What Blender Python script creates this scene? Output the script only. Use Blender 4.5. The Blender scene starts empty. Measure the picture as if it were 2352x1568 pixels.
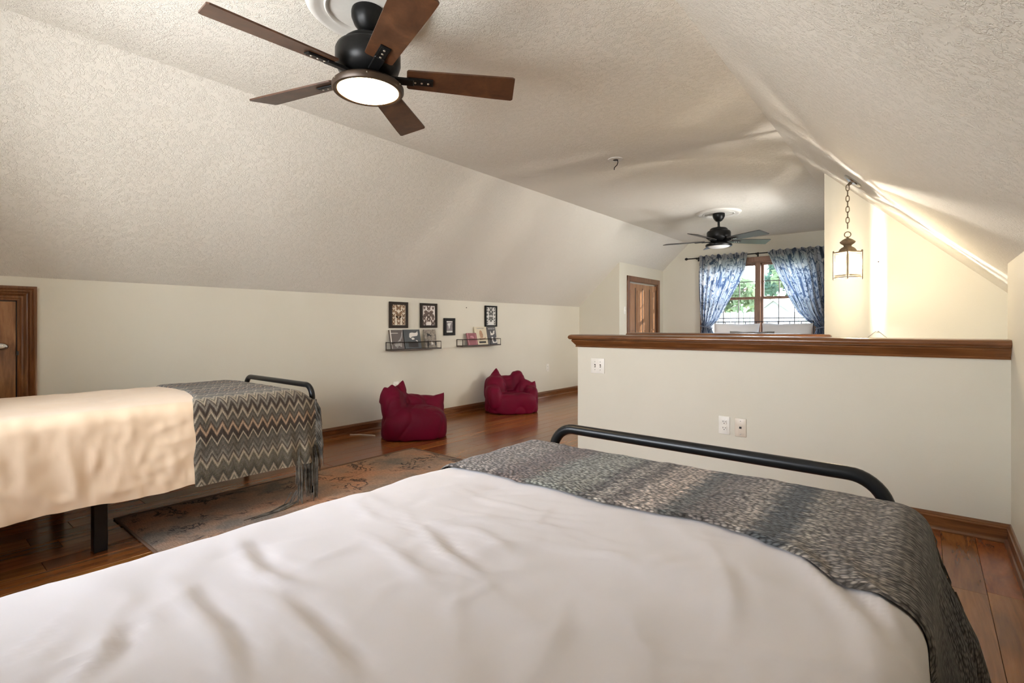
import bpy, bmesh, math, random
import numpy as np
from mathutils import Vector, Matrix, noise as mnoise
random.seed(7)
rng = np.random.default_rng(7)
PI = math.pi
SC = bpy.context.scene
COL = SC.collection

# ------------------------------------------------------------------ camera
cd = bpy.data.cameras.new('camera')
cam = bpy.data.objects.new('camera', cd)
COL.objects.link(cam)
cam.location = (0, 0, 1.05)
cam.rotation_euler = (PI / 2, 0, math.radians(39.05))
cd.sensor_width = 36
cd.lens = 18.0
cd.shift_y = -36 / 2352
cd.clip_start = 0.02
SC.camera = cam

# ------------------------------------------------------------------ view, sky, sun, daylight
SC.view_settings.view_transform = 'Standard'
SC.view_settings.look = 'None'
SC.view_settings.gamma = 1.0
SC.view_settings.use_curve_mapping = False
SC.view_settings.exposure = 0.5
SC.cycles.transparent_max_bounces = 40
SC.cycles.diffuse_bounces = 6

w = bpy.data.worlds.new('sky')
SC.world = w
w.use_nodes = True
nt = w.node_tree
nt.nodes.clear()
wo = nt.nodes.new('ShaderNodeOutputWorld')
bg = nt.nodes.new('ShaderNodeBackground')
tc = nt.nodes.new('ShaderNodeTexCoord')
sx = nt.nodes.new('ShaderNodeSeparateXYZ')
rmp = nt.nodes.new('ShaderNodeValToRGB')
rmp.color_ramp.elements[0].position = 0.0
rmp.color_ramp.elements[0].color = (0.91, 0.955, 1.0, 1)
rmp.color_ramp.elements[1].position = 0.7
rmp.color_ramp.elements[1].color = (0.52, 0.70, 1.0, 1)
nt.links.new(tc.outputs['Generated'], sx.inputs[0])
nt.links.new(sx.outputs['Z'], rmp.inputs[0])
nt.links.new(rmp.outputs[0], bg.inputs['Color'])
bg.inputs['Strength'].default_value = 13.0
nt.links.new(bg.outputs[0], wo.inputs[0])


def lamp(name, kind, loc, direction, energy, color, **kw):
    d = bpy.data.lights.new(name, kind)
    d.energy = energy
    d.color = color
    for k, v in kw.items():
        setattr(d, k, v)
    o = bpy.data.objects.new(name, d)
    COL.objects.link(o)
    o.location = loc
    o.rotation_euler = Vector(direction).to_track_quat('-Z', 'Y').to_euler()
    return o


SUN = lamp('sun', 'SUN', (4, 14, 6), (-2.2, -1.0, -0.42), 24.0, (1.0, 0.93, 0.82), angle=math.radians(0.6))
# added fill at an unseen rear window; sky portal in the far window
REAR_FILL = lamp('added_rear_fill', 'AREA', (-2.02, -0.98, 1.45), (0, 1, 0.4), 74, (1.0, 0.985, 0.96), shape='RECTANGLE', size=1.9, size_y=1.15)
POR = lamp('sky_portal', 'AREA', (-2.12, 8.98, 1.45), (0, -1, 0), 1, (1, 1, 1), shape='RECTANGLE', size=1.65, size_y=1.2)
POR.data.cycles.is_portal = True
DORM = lamp('daylight_side_dormer', 'AREA', (-0.40, 6.25, 1.42), (-1, 0, 0.12), 55, (1.0, 0.98, 0.95), shape='RECTANGLE', size=1.2, size_y=1.0)
FAN_LIGHT = 27.0
BULB = 33000.0

# ------------------------------------------------------------------ helpers
ORG = {}


class MB:
    def __init__(s):
        s.v = []
        s.f = []
        s.uv = None

    def add(s, vs, fs):
        b = len(s.v)
        s.v += [tuple(map(float, p)) for p in vs]
        s.f += [tuple(b + i for i in f) for f in fs]
        return s

    def box(s, x0, x1, y0, y1, z0, z1, M=None):
        vs = [(x, y, z) for z in (z0, z1) for y in (y0, y1) for x in (x0, x1)]
        if M is not None:
            vs = [M @ Vector(p) for p in vs]
        return s.add(vs, [(0, 2, 3, 1), (4, 5, 7, 6), (0, 1, 5, 4), (2, 6, 7, 3), (0, 4, 6, 2), (1, 3, 7, 5)])

    def rbox(s, x0, x1, y0, y1, z0, z1, r=0.004, seg=2, M=None):
        bm = bmesh.new()
        bmesh.ops.create_cube(bm, size=1)
        for v in bm.verts:
            v.co = Vector(((x0 + x1) / 2 + v.co.x * (x1 - x0), (y0 + y1) / 2 + v.co.y * (y1 - y0), (z0 + z1) / 2 + v.co.z * (z1 - z0)))
        bmesh.ops.bevel(bm, geom=list(bm.edges), offset=r, segments=seg, profile=0.5, affect='EDGES')
        bm.verts.index_update()
        vs = [M @ v.co if M is not None else v.co.copy() for v in bm.verts]
        s.add(vs, [[v.index for v in f.verts] for f in bm.faces])
        bm.free()
        return s

    def tube(s, pts, r, n=10, closed=False, cap=True):
        pts = [Vector(p) for p in pts]
        m = len(pts)
        rs = r if hasattr(r, '__len__') else [r] * m
        b = len(s.v)
        up = None
        for i in range(m):
            if closed:
                t = (pts[(i + 1) % m] - pts[i - 1]).normalized()
            else:
                t = (pts[min(i + 1, m - 1)] - pts[max(i - 1, 0)]).normalized()
            if up is None:
                up = t.orthogonal().normalized()
            else:
                up = (up - t * up.dot(t))
                up = up.normalized() if up.length > 1e-6 else t.orthogonal().normalized()
            sd = t.cross(up)
            for k in range(n):
                a = 2 * PI * k / n
                s.v.append(tuple(pts[i] + (up * math.cos(a) + sd * math.sin(a)) * rs[i]))
        for i in range(m if closed else m - 1):
            j = (i + 1) % m
            for k in range(n):
                k2 = (k + 1) % n
                s.f.append((b + i * n + k, b + i * n + k2, b + j * n + k2, b + j * n + k))
        if cap and not closed:
            s.f.append(tuple(b + k for k in range(n))[::-1])
            s.f.append(tuple(b + (m - 1) * n + k for k in range(n)))
        return s

    def lathe(s, prof, c, n=32, M=None):
        b = len(s.v)
        for (r, z) in prof:
            for k in range(n):
                a = 2 * PI * k / n
                p = Vector((r * math.cos(a), r * math.sin(a), z))
                if M is not None:
                    p = M @ p
                s.v.append(tuple(p + Vector(c)))
        m = len(prof)
        for i in range(m - 1):
            for k in range(n):
                k2 = (k + 1) % n
                s.f.append((b + i * n + k, b + i * n + k2, b + (i + 1) * n + k2, b + (i + 1) * n + k))
        s.f.append(tuple(b + k for k in range(n))[::-1])
        s.f.append(tuple(b + (m - 1) * n + k for k in range(n)))
        return s

    def prism(s, poly, a, d, conv):
        # poly: 2D points, extruded from a to d; conv(u, v, w) -> xyz
        n = len(poly)
        vs = [conv(u, v, a) for u, v in poly] + [conv(u, v, d) for u, v in poly]
        fs = [tuple(range(n))[::-1], tuple(range(n, 2 * n))] + [(i, (i + 1) % n, n + (i + 1) % n, n + i) for i in range(n)]
        return s.add(vs, fs)

    def grid(s, P, close_u=False):
        P = np.asarray(P)
        a, c = P.shape[:2]
        b = len(s.v)
        s.v += [tuple(p) for p in P.reshape(-1, 3)]
        for i in range(a - 1):
            for j in range(c if close_u else c - 1):
                j2 = (j + 1) % c
                s.f.append((b + i * c + j, b + i * c + j2, b + (i + 1) * c + j2, b + (i + 1) * c + j))
        return s


def base(o):
    return ORG.get(o.name, Vector((0, 0, 0)))


def obj(name, mb, mat, parent=None, smooth=False, uv=None, loc=None, fixn=True, kind=None, label=None):
    me = bpy.data.meshes.new(name)
    org = base(parent) if parent is not None else Vector(loc or (0, 0, 0))
    vs = [(p[0] - org[0], p[1] - org[1], p[2] - org[2]) for p in mb.v]
    me.from_pydata(vs, [], mb.f)
    if fixn:
        bm = bmesh.new()
        bm.from_mesh(me)
        bmesh.ops.recalc_face_normals(bm, faces=bm.faces)
        bm.to_mesh(me)
        bm.free()
    if uv is not None:
        lay = me.uv_layers.new(name='UVMap')
        li = np.empty(len(me.loops), dtype=np.int32)
        me.loops.foreach_get('vertex_index', li)
        lay.data.foreach_set('uv', np.asarray(uv, dtype=np.float32)[li].ravel())
    if smooth:
        me.polygons.foreach_set('use_smooth', [True] * len(me.polygons))
        if smooth != 'all':
            me.set_sharp_from_angle(angle=math.radians(40))
    me.materials.append(mat)
    o = bpy.data.objects.new(name, me)
    COL.objects.link(o)
    if parent is not None:
        o.parent = parent
    else:
        o.location = org
    ORG[o.name] = org
    if kind:
        o['kind'] = kind
    if label:
        o['label'] = label
    return o


def tag(o, label, cat, group=None):
    o['label'] = label
    o['category'] = cat
    if group:
        o['group'] = group
    return o


def thing(name, label, cat, loc, group=None):
    o = bpy.data.objects.new(name, None)
    COL.objects.link(o)
    o.location = loc
    o.empty_display_size = 0.1
    ORG[o.name] = Vector(loc)
    return tag(o, label, cat, group)


def struct(name, mb, mat, parent=None, **k):
    o = obj(name, mb, mat, parent, **k)
    if parent is None:
        o['kind'] = 'structure'
    return o


def arc(c, r, a0, a1, n, ax, ay):
    return [Vector(c) + Vector(ax) * (r * math.cos(a0 + (a1 - a0) * i / n)) + Vector(ay) * (r * math.sin(a0 + (a1 - a0) * i / n)) for i in range(n + 1)]


# ------------------------------------------------------------------ materials
class NT:
    def __init__(s, name):
        s.m = bpy.data.materials.new(name)
        s.m.use_nodes = True
        s.t = s.m.node_tree
        s.b = s.t.nodes['Principled BSDF']
        s.out = s.t.nodes['Material Output']

    def n(s, typ, **k):
        o = s.t.nodes.new('ShaderNode' + typ)
        for a, b in k.items():
            setattr(o, a, b)
        return o

    def l(s, a, b):
        s.t.links.new(a, b)

    def set(s, **k):
        for a, v in k.items():
            s.b.inputs[a.replace('_', ' ')].default_value = v
        return s

    def coord(s, kind='Object', scale=(1, 1, 1), rot=(0, 0, 0), rnd=False):
        t = s.n('TexCoord')
        mp = s.n('Mapping')
        mp.inputs['Scale'].default_value = scale
        mp.inputs['Rotation'].default_value = rot
        src = t.outputs[kind]
        if rnd:
            oi = s.n('ObjectInfo')
            mul = s.n('VectorMath', operation='SCALE')
            mul.inputs[0].default_value = (17.3, 31.7, 11.9)
            s.l(oi.outputs['Random'], mul.inputs['Scale'])
            ad = s.n('VectorMath', operation='ADD')
            s.l(src, ad.inputs[0])
            s.l(mul.outputs[0], ad.inputs[1])
            src = ad.outputs[0]
        s.l(src, mp.inputs['Vector'])
        return mp.outputs[0]

    def noise(s, vec, scale, detail=4, rough=0.55, dist=0.0):
        o = s.n('TexNoise')
        o.inputs['Scale'].default_value = scale
        o.inputs['Detail'].default_value = detail
        o.inputs['Roughness'].default_value = rough
        o.inputs['Distortion'].default_value = dist
        s.l(vec, o.inputs['Vector'])
        return o.outputs['Fac']

    def ramp(s, fac, stops, interp='LINEAR'):
        r = s.n('ValToRGB')
        r.color_ramp.interpolation = interp
        e = r.color_ramp.elements
        while len(e) < len(stops):
            e.new(0.5)
        for i, (p, c) in enumerate(stops):
            e[i].position = p
            e[i].color = tuple(c) + (1,) if len(c) == 3 else c
        s.l(fac, r.inputs[0])
        return r.outputs[0]

    def math(s, op, a, b=None, c=None):
        o = s.n('Math', operation=op)
        for i, x in enumerate((a, b, c)):
            if x is None:
                continue
            if isinstance(x, (int, float)):
                o.inputs[i].default_value = x
            else:
                s.l(x, o.inputs[i])
        return o.outputs[0]

    def mix(s, fac, a, b, blend='MIX'):
        o = s.n('MixRGB', blend_type=blend)
        for i, x in enumerate((fac, a, b)):
            if isinstance(x, (int, float)):
                o.inputs[i].default_value = x
            elif isinstance(x, tuple):
                o.inputs[i].default_value = x + (1,) if len(x) == 3 else x
            else:
                s.l(x, o.inputs[i])
        return o.outputs[0]

    def bump(s, h, strength=0.3, dist=0.01):
        o = s.n('Bump')
        o.inputs['Strength'].default_value = strength
        o.inputs['Distance'].default_value = dist
        s.l(h, o.inputs['Height'])
        s.l(o.outputs[0], s.b.inputs['Normal'])
        return o


def plain(name, col, rough=0.5, metal=0.0, var=0.06, scale=12, bump=0.0, spec=0.5, sheen=0.0):
    t = NT(name)
    v = t.coord()
    f = t.noise(v, scale, 3)
    lo = tuple(c * (1 - var) for c in col)
    hi = tuple(min(1, c * (1 + var)) for c in col)
    t.l(t.ramp(f, [(0.3, lo), (0.7, hi)]), t.b.inputs['Base Color'])
    t.set(Roughness=rough, Metallic=metal, Specular_IOR_Level=spec, Sheen_Weight=sheen)
    if bump:
        t.bump(t.noise(v, scale * 8, 3), bump, 0.004)
    return t.m


def wood(name, dark, mid, light, grain=(14, 1.0, 14), rough=0.35, coat=0.0, rnd=False, knots=0.0, bump=0.08):
    t = NT(name)
    v = t.coord('Object', grain, rnd=rnd)
    f = t.noise(v, 1.6, 6, 0.62, 1.2)
    fine = t.noise(t.coord('Object', tuple(g * 6 for g in grain), rnd=rnd), 1.5, 3)
    fac = t.math('ADD', t.math('MULTIPLY', f, 0.75), t.math('MULTIPLY', fine, 0.25))
    col = t.ramp(fac, [(0.3, dark), (0.5, mid), (0.68, light)])
    if knots:
        vo = t.n('TexVoronoi')
        vo.inputs['Scale'].default_value = 1.0
        t.l(t.coord('Object', tuple(max(0.9, g * 0.32) for g in grain), rnd=rnd), vo.inputs['Vector'])
        k = t.ramp(vo.outputs['Distance'], [(0.0, (1, 1, 1)), (0.10, (0.9, 0.9, 0.9)), (0.2, (0, 0, 0))])
        col = t.mix(t.math('MULTIPLY', k, knots), col, tuple(c * 0.3 for c in dark))
    if rnd:
        oi = t.n('ObjectInfo')
        hs = t.n('HueSaturation')
        t.l(t.math('ADD', t.math('MULTIPLY', oi.outputs['Random'], 0.5), 0.74), hs.inputs['Value'])
        t.l(t.math('ADD', t.math('MULTIPLY', t.math('FRACT', t.math('MULTIPLY', oi.outputs['Random'], 7.31)), 0.022), 0.489), hs.inputs['Hue'])
        t.l(col, hs.inputs['Color'])
        col = hs.outputs[0]
    t.l(col, t.b.inputs['Base Color'])
    t.set(Roughness=rough, Coat_Weight=coat, Coat_Roughness=0.12)
    t.bump(fac, bump, 0.002)
    return t.m


def ceiling_mat():
    t = NT('textured_ceiling')
    v = t.coord()
    n1 = t.noise(v, 84, 2, 0.5, 0.6)
    ridge = t.math('ABSOLUTE', t.math('SUBTRACT', n1, 0.5))
    worm = t.ramp(ridge, [(0.0, (1, 1, 1)), (0.035, (0.85, 0.85, 0.85)), (0.09, (0, 0, 0))])
    n2 = t.noise(v, 34, 3)
    brk = t.ramp(n2, [(0.42, (0, 0, 0)), (0.55, (1, 1, 1))])
    h = t.math('ADD', t.math('MULTIPLY', worm, brk), t.math('MULTIPLY', t.noise(v, 150, 2), 0.35))
    big = t.noise(v, 0.8, 3)
    t.l(t.ramp(big, [(0.3, (0.705, 0.672, 0.595)), (0.7, (0.745, 0.712, 0.64))]), t.b.inputs['Base Color'])
    t.set(Roughness=0.85, Specular_IOR_Level=0.2)
    t.bump(h, 0.5, 0.0055)
    return t.m


def wall_mat():
    t = NT('wall_paint')
    v = t.coord()
    t.l(t.ramp(t.noise(v, 1.1, 4), [(0.3, (0.655, 0.62, 0.515)), (0.7, (0.69, 0.655, 0.555))]), t.b.inputs['Base Color'])
    t.set(Roughness=0.55, Specular_IOR_Level=0.35)
    t.bump(t.noise(v, 90, 3), 0.12, 0.003)
    return t.m


M_WALL = wall_mat()
M_CEIL = ceiling_mat()
M_SMOOTH = plain('smooth_white_plaster', (0.66, 0.64, 0.59), 0.7)
TRIM_D, TRIM_M, TRIM_L = (0.065, 0.022, 0.007), (0.155, 0.057, 0.017), (0.25, 0.104, 0.035)
M_TRIM_X = wood('stained_trim_across', TRIM_D, TRIM_M, TRIM_L, (1.2, 16, 16), 0.28, 0.4)
M_TRIM_Y = wood('stained_trim_along', TRIM_D, TRIM_M, TRIM_L, (16, 1.2, 16), 0.28, 0.4)
M_TRIM_Z = wood('stained_trim_upright', TRIM_D, TRIM_M, TRIM_L, (16, 16, 1.2), 0.28, 0.4)
M_DOOR = wood('knotty_pine_door', (0.07, 0.024, 0.008), (0.20, 0.08, 0.025), (0.34, 0.16, 0.06), (9, 9, 1.3), 0.35, 0.3, knots=0.8)
M_CLOSET = wood('closet_door_wood', (0.20, 0.085, 0.035), (0.36, 0.175, 0.08), (0.46, 0.25, 0.125), (12, 12, 1.0), 0.35, 0.3)
M_PLANK = wood('oak_plank', (0.15, 0.047, 0.011), (0.26, 0.088, 0.021), (0.36, 0.135, 0.036), (8, 0.6, 8), 0.24, 0.3, rnd=True, knots=0.3)
M_SUB = plain('subfloor', (0.06, 0.03, 0.015), 0.8)
M_BLADE = wood('walnut_blade', (0.034, 0.013, 0.006), (0.070, 0.028, 0.012), (0.115, 0.048, 0.020), (5, 5, 5), 0.38, 0.1)
M_BLADE2 = plain('black_blade', (0.03, 0.027, 0.025), 0.36, 0.0)
M_IRON = plain('matte_black_iron', (0.014, 0.014, 0.014), 0.38, 0.7, 0.2, 30)
M_BLACK = plain('black_powder_coat', (0.012, 0.013, 0.014), 0.32, 0.4, 0.15, 20)
M_BRONZE = plain('aged_bronze', (0.20, 0.145, 0.085), 0.45, 0.35, 0.2, 40)
M_STEEL = plain('brushed_steel', (0.62, 0.62, 0.6), 0.25, 1.0, 0.05, 60)
M_SCREW = plain('screw_head', (0.55, 0.5, 0.42), 0.3, 0.9)
M_WHITE = plain('white_plastic', (0.80, 0.77, 0.70), 0.35)
M_DARKSLOT = plain('dark_slot', (0.02, 0.018, 0.015), 0.6)
M_PAPER = plain('white_paper', (0.75, 0.73, 0.68), 0.8)
M_SHEET = plain('white_bed_sheet', (0.665, 0.63, 0.625), 0.8, 0, 0.025, 3, 0.05, 0.25, 0.2)
M_SHEET2 = plain('lamp_tinted_bed_sheet', (0.76, 0.585, 0.40), 0.8, 0, 0.03, 3, 0.05, 0.25, 0.2)  # warm fan light on the sheet is put into its colour
M_MATT = plain('mattress_ticking', (0.7, 0.68, 0.64), 0.9)
M_RED = plain('crimson_bean_bag', (0.135, 0.0008, 0.018), 0.58, 0, 0.15, 5, 0.08, 0.18, 0.0)
M_FRINGE = plain('grey_fringe_yarn', (0.10, 0.088, 0.07), 0.95, 0, 0.9, 18)
M_PILLOW = plain('white_pillowcase', (0.82, 0.82, 0.84), 0.85, 0, 0.03, 6, 0.05)


def emit(name, col, strength):
    t = NT(name)
    e = t.n('Emission')
    e.inputs['Color'].default_value = tuple(col) + (1,)
    e.inputs['Strength'].default_value = strength
    t.l(e.outputs[0], t.out.inputs['Surface'])
    return t.m


def glass(name, tint=(1, 1, 1), refl=0.12, rough=0.02):
    t = NT(name)
    tr = t.n('BsdfTransparent')
    tr.inputs[0].default_value = tuple(tint) + (1,)
    gl = t.n('BsdfGlossy')
    gl.inputs['Roughness'].default_value = rough
    fr = t.n('LayerWeight')
    fr.inputs['Blend'].default_value = 0.25
    mx = t.n('MixShader')
    t.l(t.math('MINIMUM', t.math('ADD', t.math('MULTIPLY', fr.outputs['Fresnel'], 0.8), refl * 0.3), 0.9), mx.inputs[0])
    t.l(tr.outputs[0], mx.inputs[1])
    t.l(gl.outputs[0], mx.inputs[2])
    t.l(mx.outputs[0], t.out.inputs['Surface'])
    return t.m


M_GLASS = glass('window_glass')
def hazy_glass():
    t = NT('lantern_glass')
    tr = t.n('BsdfTransparent')
    tr.inputs[0].default_value = (0.50, 0.47, 0.41, 1)
    tl = t.n('BsdfTranslucent')
    tl.inputs[0].default_value = (0.85, 0.80, 0.68, 1)
    mx = t.n('MixShader')
    mx.inputs[0].default_value = 0.13
    t.l(tr.outputs[0], mx.inputs[1])
    t.l(tl.outputs[0], mx.inputs[2])
    t.l(mx.outputs[0], t.out.inputs['Surface'])
    return t.m


M_LGLASS = hazy_glass()
M_LBEVEL = glass('lantern_bevelled_edge', (1.0, 0.985, 0.96), 0.3, 0.1)
M_FILA = emit('bulb_filament', (1.0, 0.92, 0.83), BULB)


def bulb_mat():
    t = NT('glowing_bulb_glass')
    tr = t.n('BsdfTransparent')
    e = t.n('Emission')
    e.inputs['Color'].default_value = (1.0, 0.85, 0.65, 1)
    e.inputs['Strength'].default_value = 40.0
    mx = t.n('MixShader')
    mx.inputs[0].default_value = 0.3
    t.l(tr.outputs[0], mx.inputs[1])
    t.l(e.outputs[0], mx.inputs[2])
    t.l(mx.outputs[0], t.out.inputs['Surface'])
    return t.m


M_BULB = bulb_mat()
M_LENS = emit('fan_lens_glow', (1.0, 0.72, 0.42), FAN_LIGHT)
M_RING = plain('bronze_light_ring', (0.045, 0.026, 0.014), 0.4, 0.3, 0.15, 30)
M_LENS_OFF = plain('frosted_lens', (0.75, 0.74, 0.72), 0.35)


def throw_mat(name, stops, period, amp, T, dash, knit=0.35):
    # knitted zigzag: U runs across the bed in metres, V along it
    t = NT(name)
    tcn = t.n('TexCoord')
    sp = t.n('SeparateXYZ')
    t.l(tcn.outputs['UV'], sp.inputs[0])
    u, v = sp.outputs['X'], sp.outputs['Y']
    tri = t.math('PINGPONG', v, period / 2)
    zz = t.math('MULTIPLY', tri, amp / (period / 2))
    vec = t.coord('UV', (1, 1, 1))
    wob = t.math('MULTIPLY', t.math('SUBTRACT', t.noise(vec, 6, 2), 0.5), 0.02)
    f = t.math('FRACT', t.math('DIVIDE', t.math('ADD', t.math('ADD', u, zz), wob), T))
    col = t.ramp(f, stops)
    # stitches: rows of short dashes
    vo = t.n('TexVoronoi')
    vo.inputs['Scale'].default_value = 1.0
    vo.inputs['Randomness'].default_value = 0.75
    wv_ = t.n('VectorMath', operation='ADD')
    t.l(t.coord('UV', (1 / dash[0], 1 / dash[1], 1), (0, 0, 0)), wv_.inputs[0])
    nz = t.n('TexNoise')
    nz.inputs['Scale'].default_value = 30
    t.l(vec, nz.inputs['Vector'])
    t.l(nz.outputs['Color'], wv_.inputs[1])
    t.l(wv_.outputs[0], vo.inputs['Vector'])
    stc = t.ramp(vo.outputs['Distance'], [(0.08, (1.5, 1.45, 1.38)), (0.34, (0.98, 0.97, 0.95)), (0.56, (0.22, 0.215, 0.21))])
    rnd_ = t.n('SeparateXYZ')
    t.l(vo.outputs['Color'], rnd_.inputs[0])
    stc = t.mix(1.0, stc, t.ramp(rnd_.outputs['X'], [(0.0, (0.6, 0.6, 0.6)), (1.0, (1.3, 1.3, 1.3))]), 'MULTIPLY')
    d1 = t.math('SUBTRACT', 1.0, vo.outputs['Distance'])
    col = t.mix(knit, col, t.mix(1.0, col, stc, 'MULTIPLY'))
    t.l(col, t.b.inputs['Base Color'])
    t.set(Roughness=0.95, Specular_IOR_Level=0.15, Sheen_Weight=0.2)
    t.bump(d1, 0.6, 0.006)
    return t.m


G1, G2, G3, BR, CR, OL, TA = (0.068, 0.058, 0.043), (0.135, 0.117, 0.088), (0.22, 0.192, 0.148), (0.048, 0.034, 0.024), (0.40, 0.33, 0.235), (0.105, 0.092, 0.06), (0.42, 0.28, 0.175)
M_THROW2 = throw_mat('zigzag_throw', [
    (0.0, BR), (0.05, CR), (0.075, G1), (0.13, G2), (0.16, BR), (0.20, TA), (0.235, BR), (0.30, BR), (0.32, CR), (0.345, G1), (0.42, G2), (0.45, G1), (0.50, G3), (0.53, BR),
    (0.57, CR), (0.61, OL), (0.66, G2), (0.70, OL), (0.76, G1), (0.80, CR), (0.83, OL), (0.86, CR), (0.885, BR), (0.93, G3), (0.96, BR)], 0.052, 0.048, 0.44, (0.007, 0.004), 0.28)
_q = [(-0.30, (0.16, 0.15, 0.14)), (0.0, (0.22, 0.195, 0.18)), (0.12, (0.25, 0.225, 0.205)), (0.20, (0.15, 0.115, 0.105)), (0.27, (0.17, 0.135, 0.12)), (0.30, (0.24, 0.25, 0.225)), (0.43, (0.27, 0.275, 0.24)), (0.47, (0.085, 0.075, 0.07)),
      (0.50, (0.37, 0.34, 0.30)), (0.54, (0.11, 0.095, 0.09)), (0.57, (0.42, 0.365, 0.32)), (0.64, (0.45, 0.385, 0.335)), (0.675, (0.10, 0.112, 0.108)), (0.72, (0.17, 0.15, 0.14)), (0.78, (0.24, 0.215, 0.2)), (0.83, (0.36, 0.33, 0.30)),
      (0.865, (0.075, 0.085, 0.092)), (0.91, (0.07, 0.08, 0.088)), (0.94, (0.30, 0.28, 0.25)), (0.99, (0.22, 0.198, 0.178)), (1.06, (0.23, 0.205, 0.18)), (1.12, (0.10, 0.095, 0.088)), (1.20, (0.135, 0.125, 0.112)), (1.28, (0.07, 0.07, 0.07)), (1.40, (0.12, 0.11, 0.1))]
M_THROW1 = throw_mat('banded_throw', [((0.37 + 0.96 * q_) / 2.0, c_) for q_, c_ in [(a_, tuple(1.22 * v_ for v_ in b_)) for a_, b_ in _q]], 0.036, 0.026, 2.0, (0.0125, 0.0054), 0.95)


def rug_mat():
    t = NT('distressed_rug')
    v = t.coord()
    big = t.noise(v, 2.2, 4, 0.6)
    col = t.ramp(big, [(0.36, (0.20, 0.165, 0.135)), (0.48, (0.36, 0.235, 0.16)), (0.6, (0.48, 0.25, 0.145))])
    wave = t.noise(t.coord('Object', (1, 1, 1), (0, 0, 0.4)), 5, 5, 0.65, 1.6)
    line = t.math('ABSOLUTE', t.math('SUBTRACT', wave, 0.5))
    vine = t.ramp(line, [(0.0, (1, 1, 1)), (0.018, (1, 1, 1)), (0.034, (0, 0, 0))])
    msk = t.ramp(t.noise(v, 4, 2), [(0.5, (0, 0, 0)), (0.58, (1, 1, 1))])
    col = t.mix(t.math('MULTIPLY', t.math('MULTIPLY', vine, msk), 0.85), col, (0.03, 0.032, 0.036))
    fuzz = t.noise(t.coord('Object', (40, 160, 1)), 1.0, 3)
    col = t.mix(0.5, col, t.mix(1.0, col, t.ramp(fuzz, [(0.3, (0.55, 0.55, 0.55)), (0.7, (1.4, 1.4, 1.4))]), 'MULTIPLY'))
    t.l(col, t.b.inputs['Base Color'])
    t.set(Roughness=0.95, Specular_IOR_Level=0.1)
    t.bump(fuzz, 0.4, 0.004)
    return t.m


M_RUG = rug_mat()


def curtain_mat():
    t = NT('printed_curtain')
    v = t.coord('UV', (1, 1, 1))
    base_n = t.noise(v, 3.0, 2)
    # bamboo stalks, leaves and pale blossoms
    st = t.noise(t.coord('UV', (8, 0.7, 1)), 1.6, 1, 0.5, 0.3)
    stalk = t.ramp(t.math('ABSOLUTE', t.math('SUBTRACT', st, 0.52)), [(0.0, (1, 1, 1)), (0.02, (1, 1, 1)), (0.035, (0, 0, 0))])
    lf = t.noise(t.coord('UV', (6, 4, 1), (0, 0, 0.7)), 1.7, 2, 0.5, 1.2)
    leaf = t.ramp(t.math('ABSOLUTE', t.math('SUBTRACT', lf, 0.5)), [(0.0, (1, 1, 1)), (0.022, (1, 1, 1)), (0.04, (0, 0, 0))])
    vo = t.n('TexVoronoi')
    vo.inputs['Scale'].default_value = 7.0
    t.l(t.coord('UV', (1.2, 1, 1)), vo.inputs['Vector'])
    bl = t.math('MULTIPLY', t.ramp(vo.outputs['Distance'], [(0.0, (1, 1, 1)), (0.22, (1, 1, 1)), (0.34, (0, 0, 0))]), t.ramp(t.noise(v, 5, 1), [(0.47, (0, 0, 0)), (0.53, (1, 1, 1))]))
    ink = t.math('MAXIMUM', stalk, leaf)
    dcol = t.mix(ink, t.ramp(base_n, [(0.3, (0.20, 0.205, 0.215)), (0.7, (0.27, 0.275, 0.285))]), (0.06, 0.063, 0.07))
    dcol = t.mix(bl, dcol, (0.68, 0.68, 0.68))
    tcol = t.mix(ink, (0.72, 0.77, 0.86), (0.13, 0.19, 0.32))
    tcol = t.mix(bl, tcol, (0.88, 0.88, 0.92))
    d = t.n('BsdfDiffuse')
    tr = t.n('BsdfTranslucent')
    mx = t.n('MixShader')
    mx.inputs[0].default_value = 0.6
    t.l(dcol, d.inputs[0])
    t.l(tcol, tr.inputs[0])
    t.l(d.outputs[0], mx.inputs[1])
    t.l(tr.outputs[0], mx.inputs[2])
    t.l(mx.outputs[0], t.out.inputs['Surface'])
    return t.m


M_CURT = curtain_mat()

# ------------------------------------------------------------------ room shell
XL, XR = -4.36, 0.314
ZC = 2.46
CL, CR_ = -3.19, -0.846          # creases between flat ceiling and slopes
SL = 0.946
YB, YF = -0.62, 8.76             # back wall face, far wall face
YP0, YP1 = 3.44, 3.57            # half wall
YS = 4.72                        # stairwell back wall


def zslope(x):
    return ZC - SL * (CL - x) if x < CL else (ZC - SL * (x - CR_) if x > CR_ else ZC)


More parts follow.
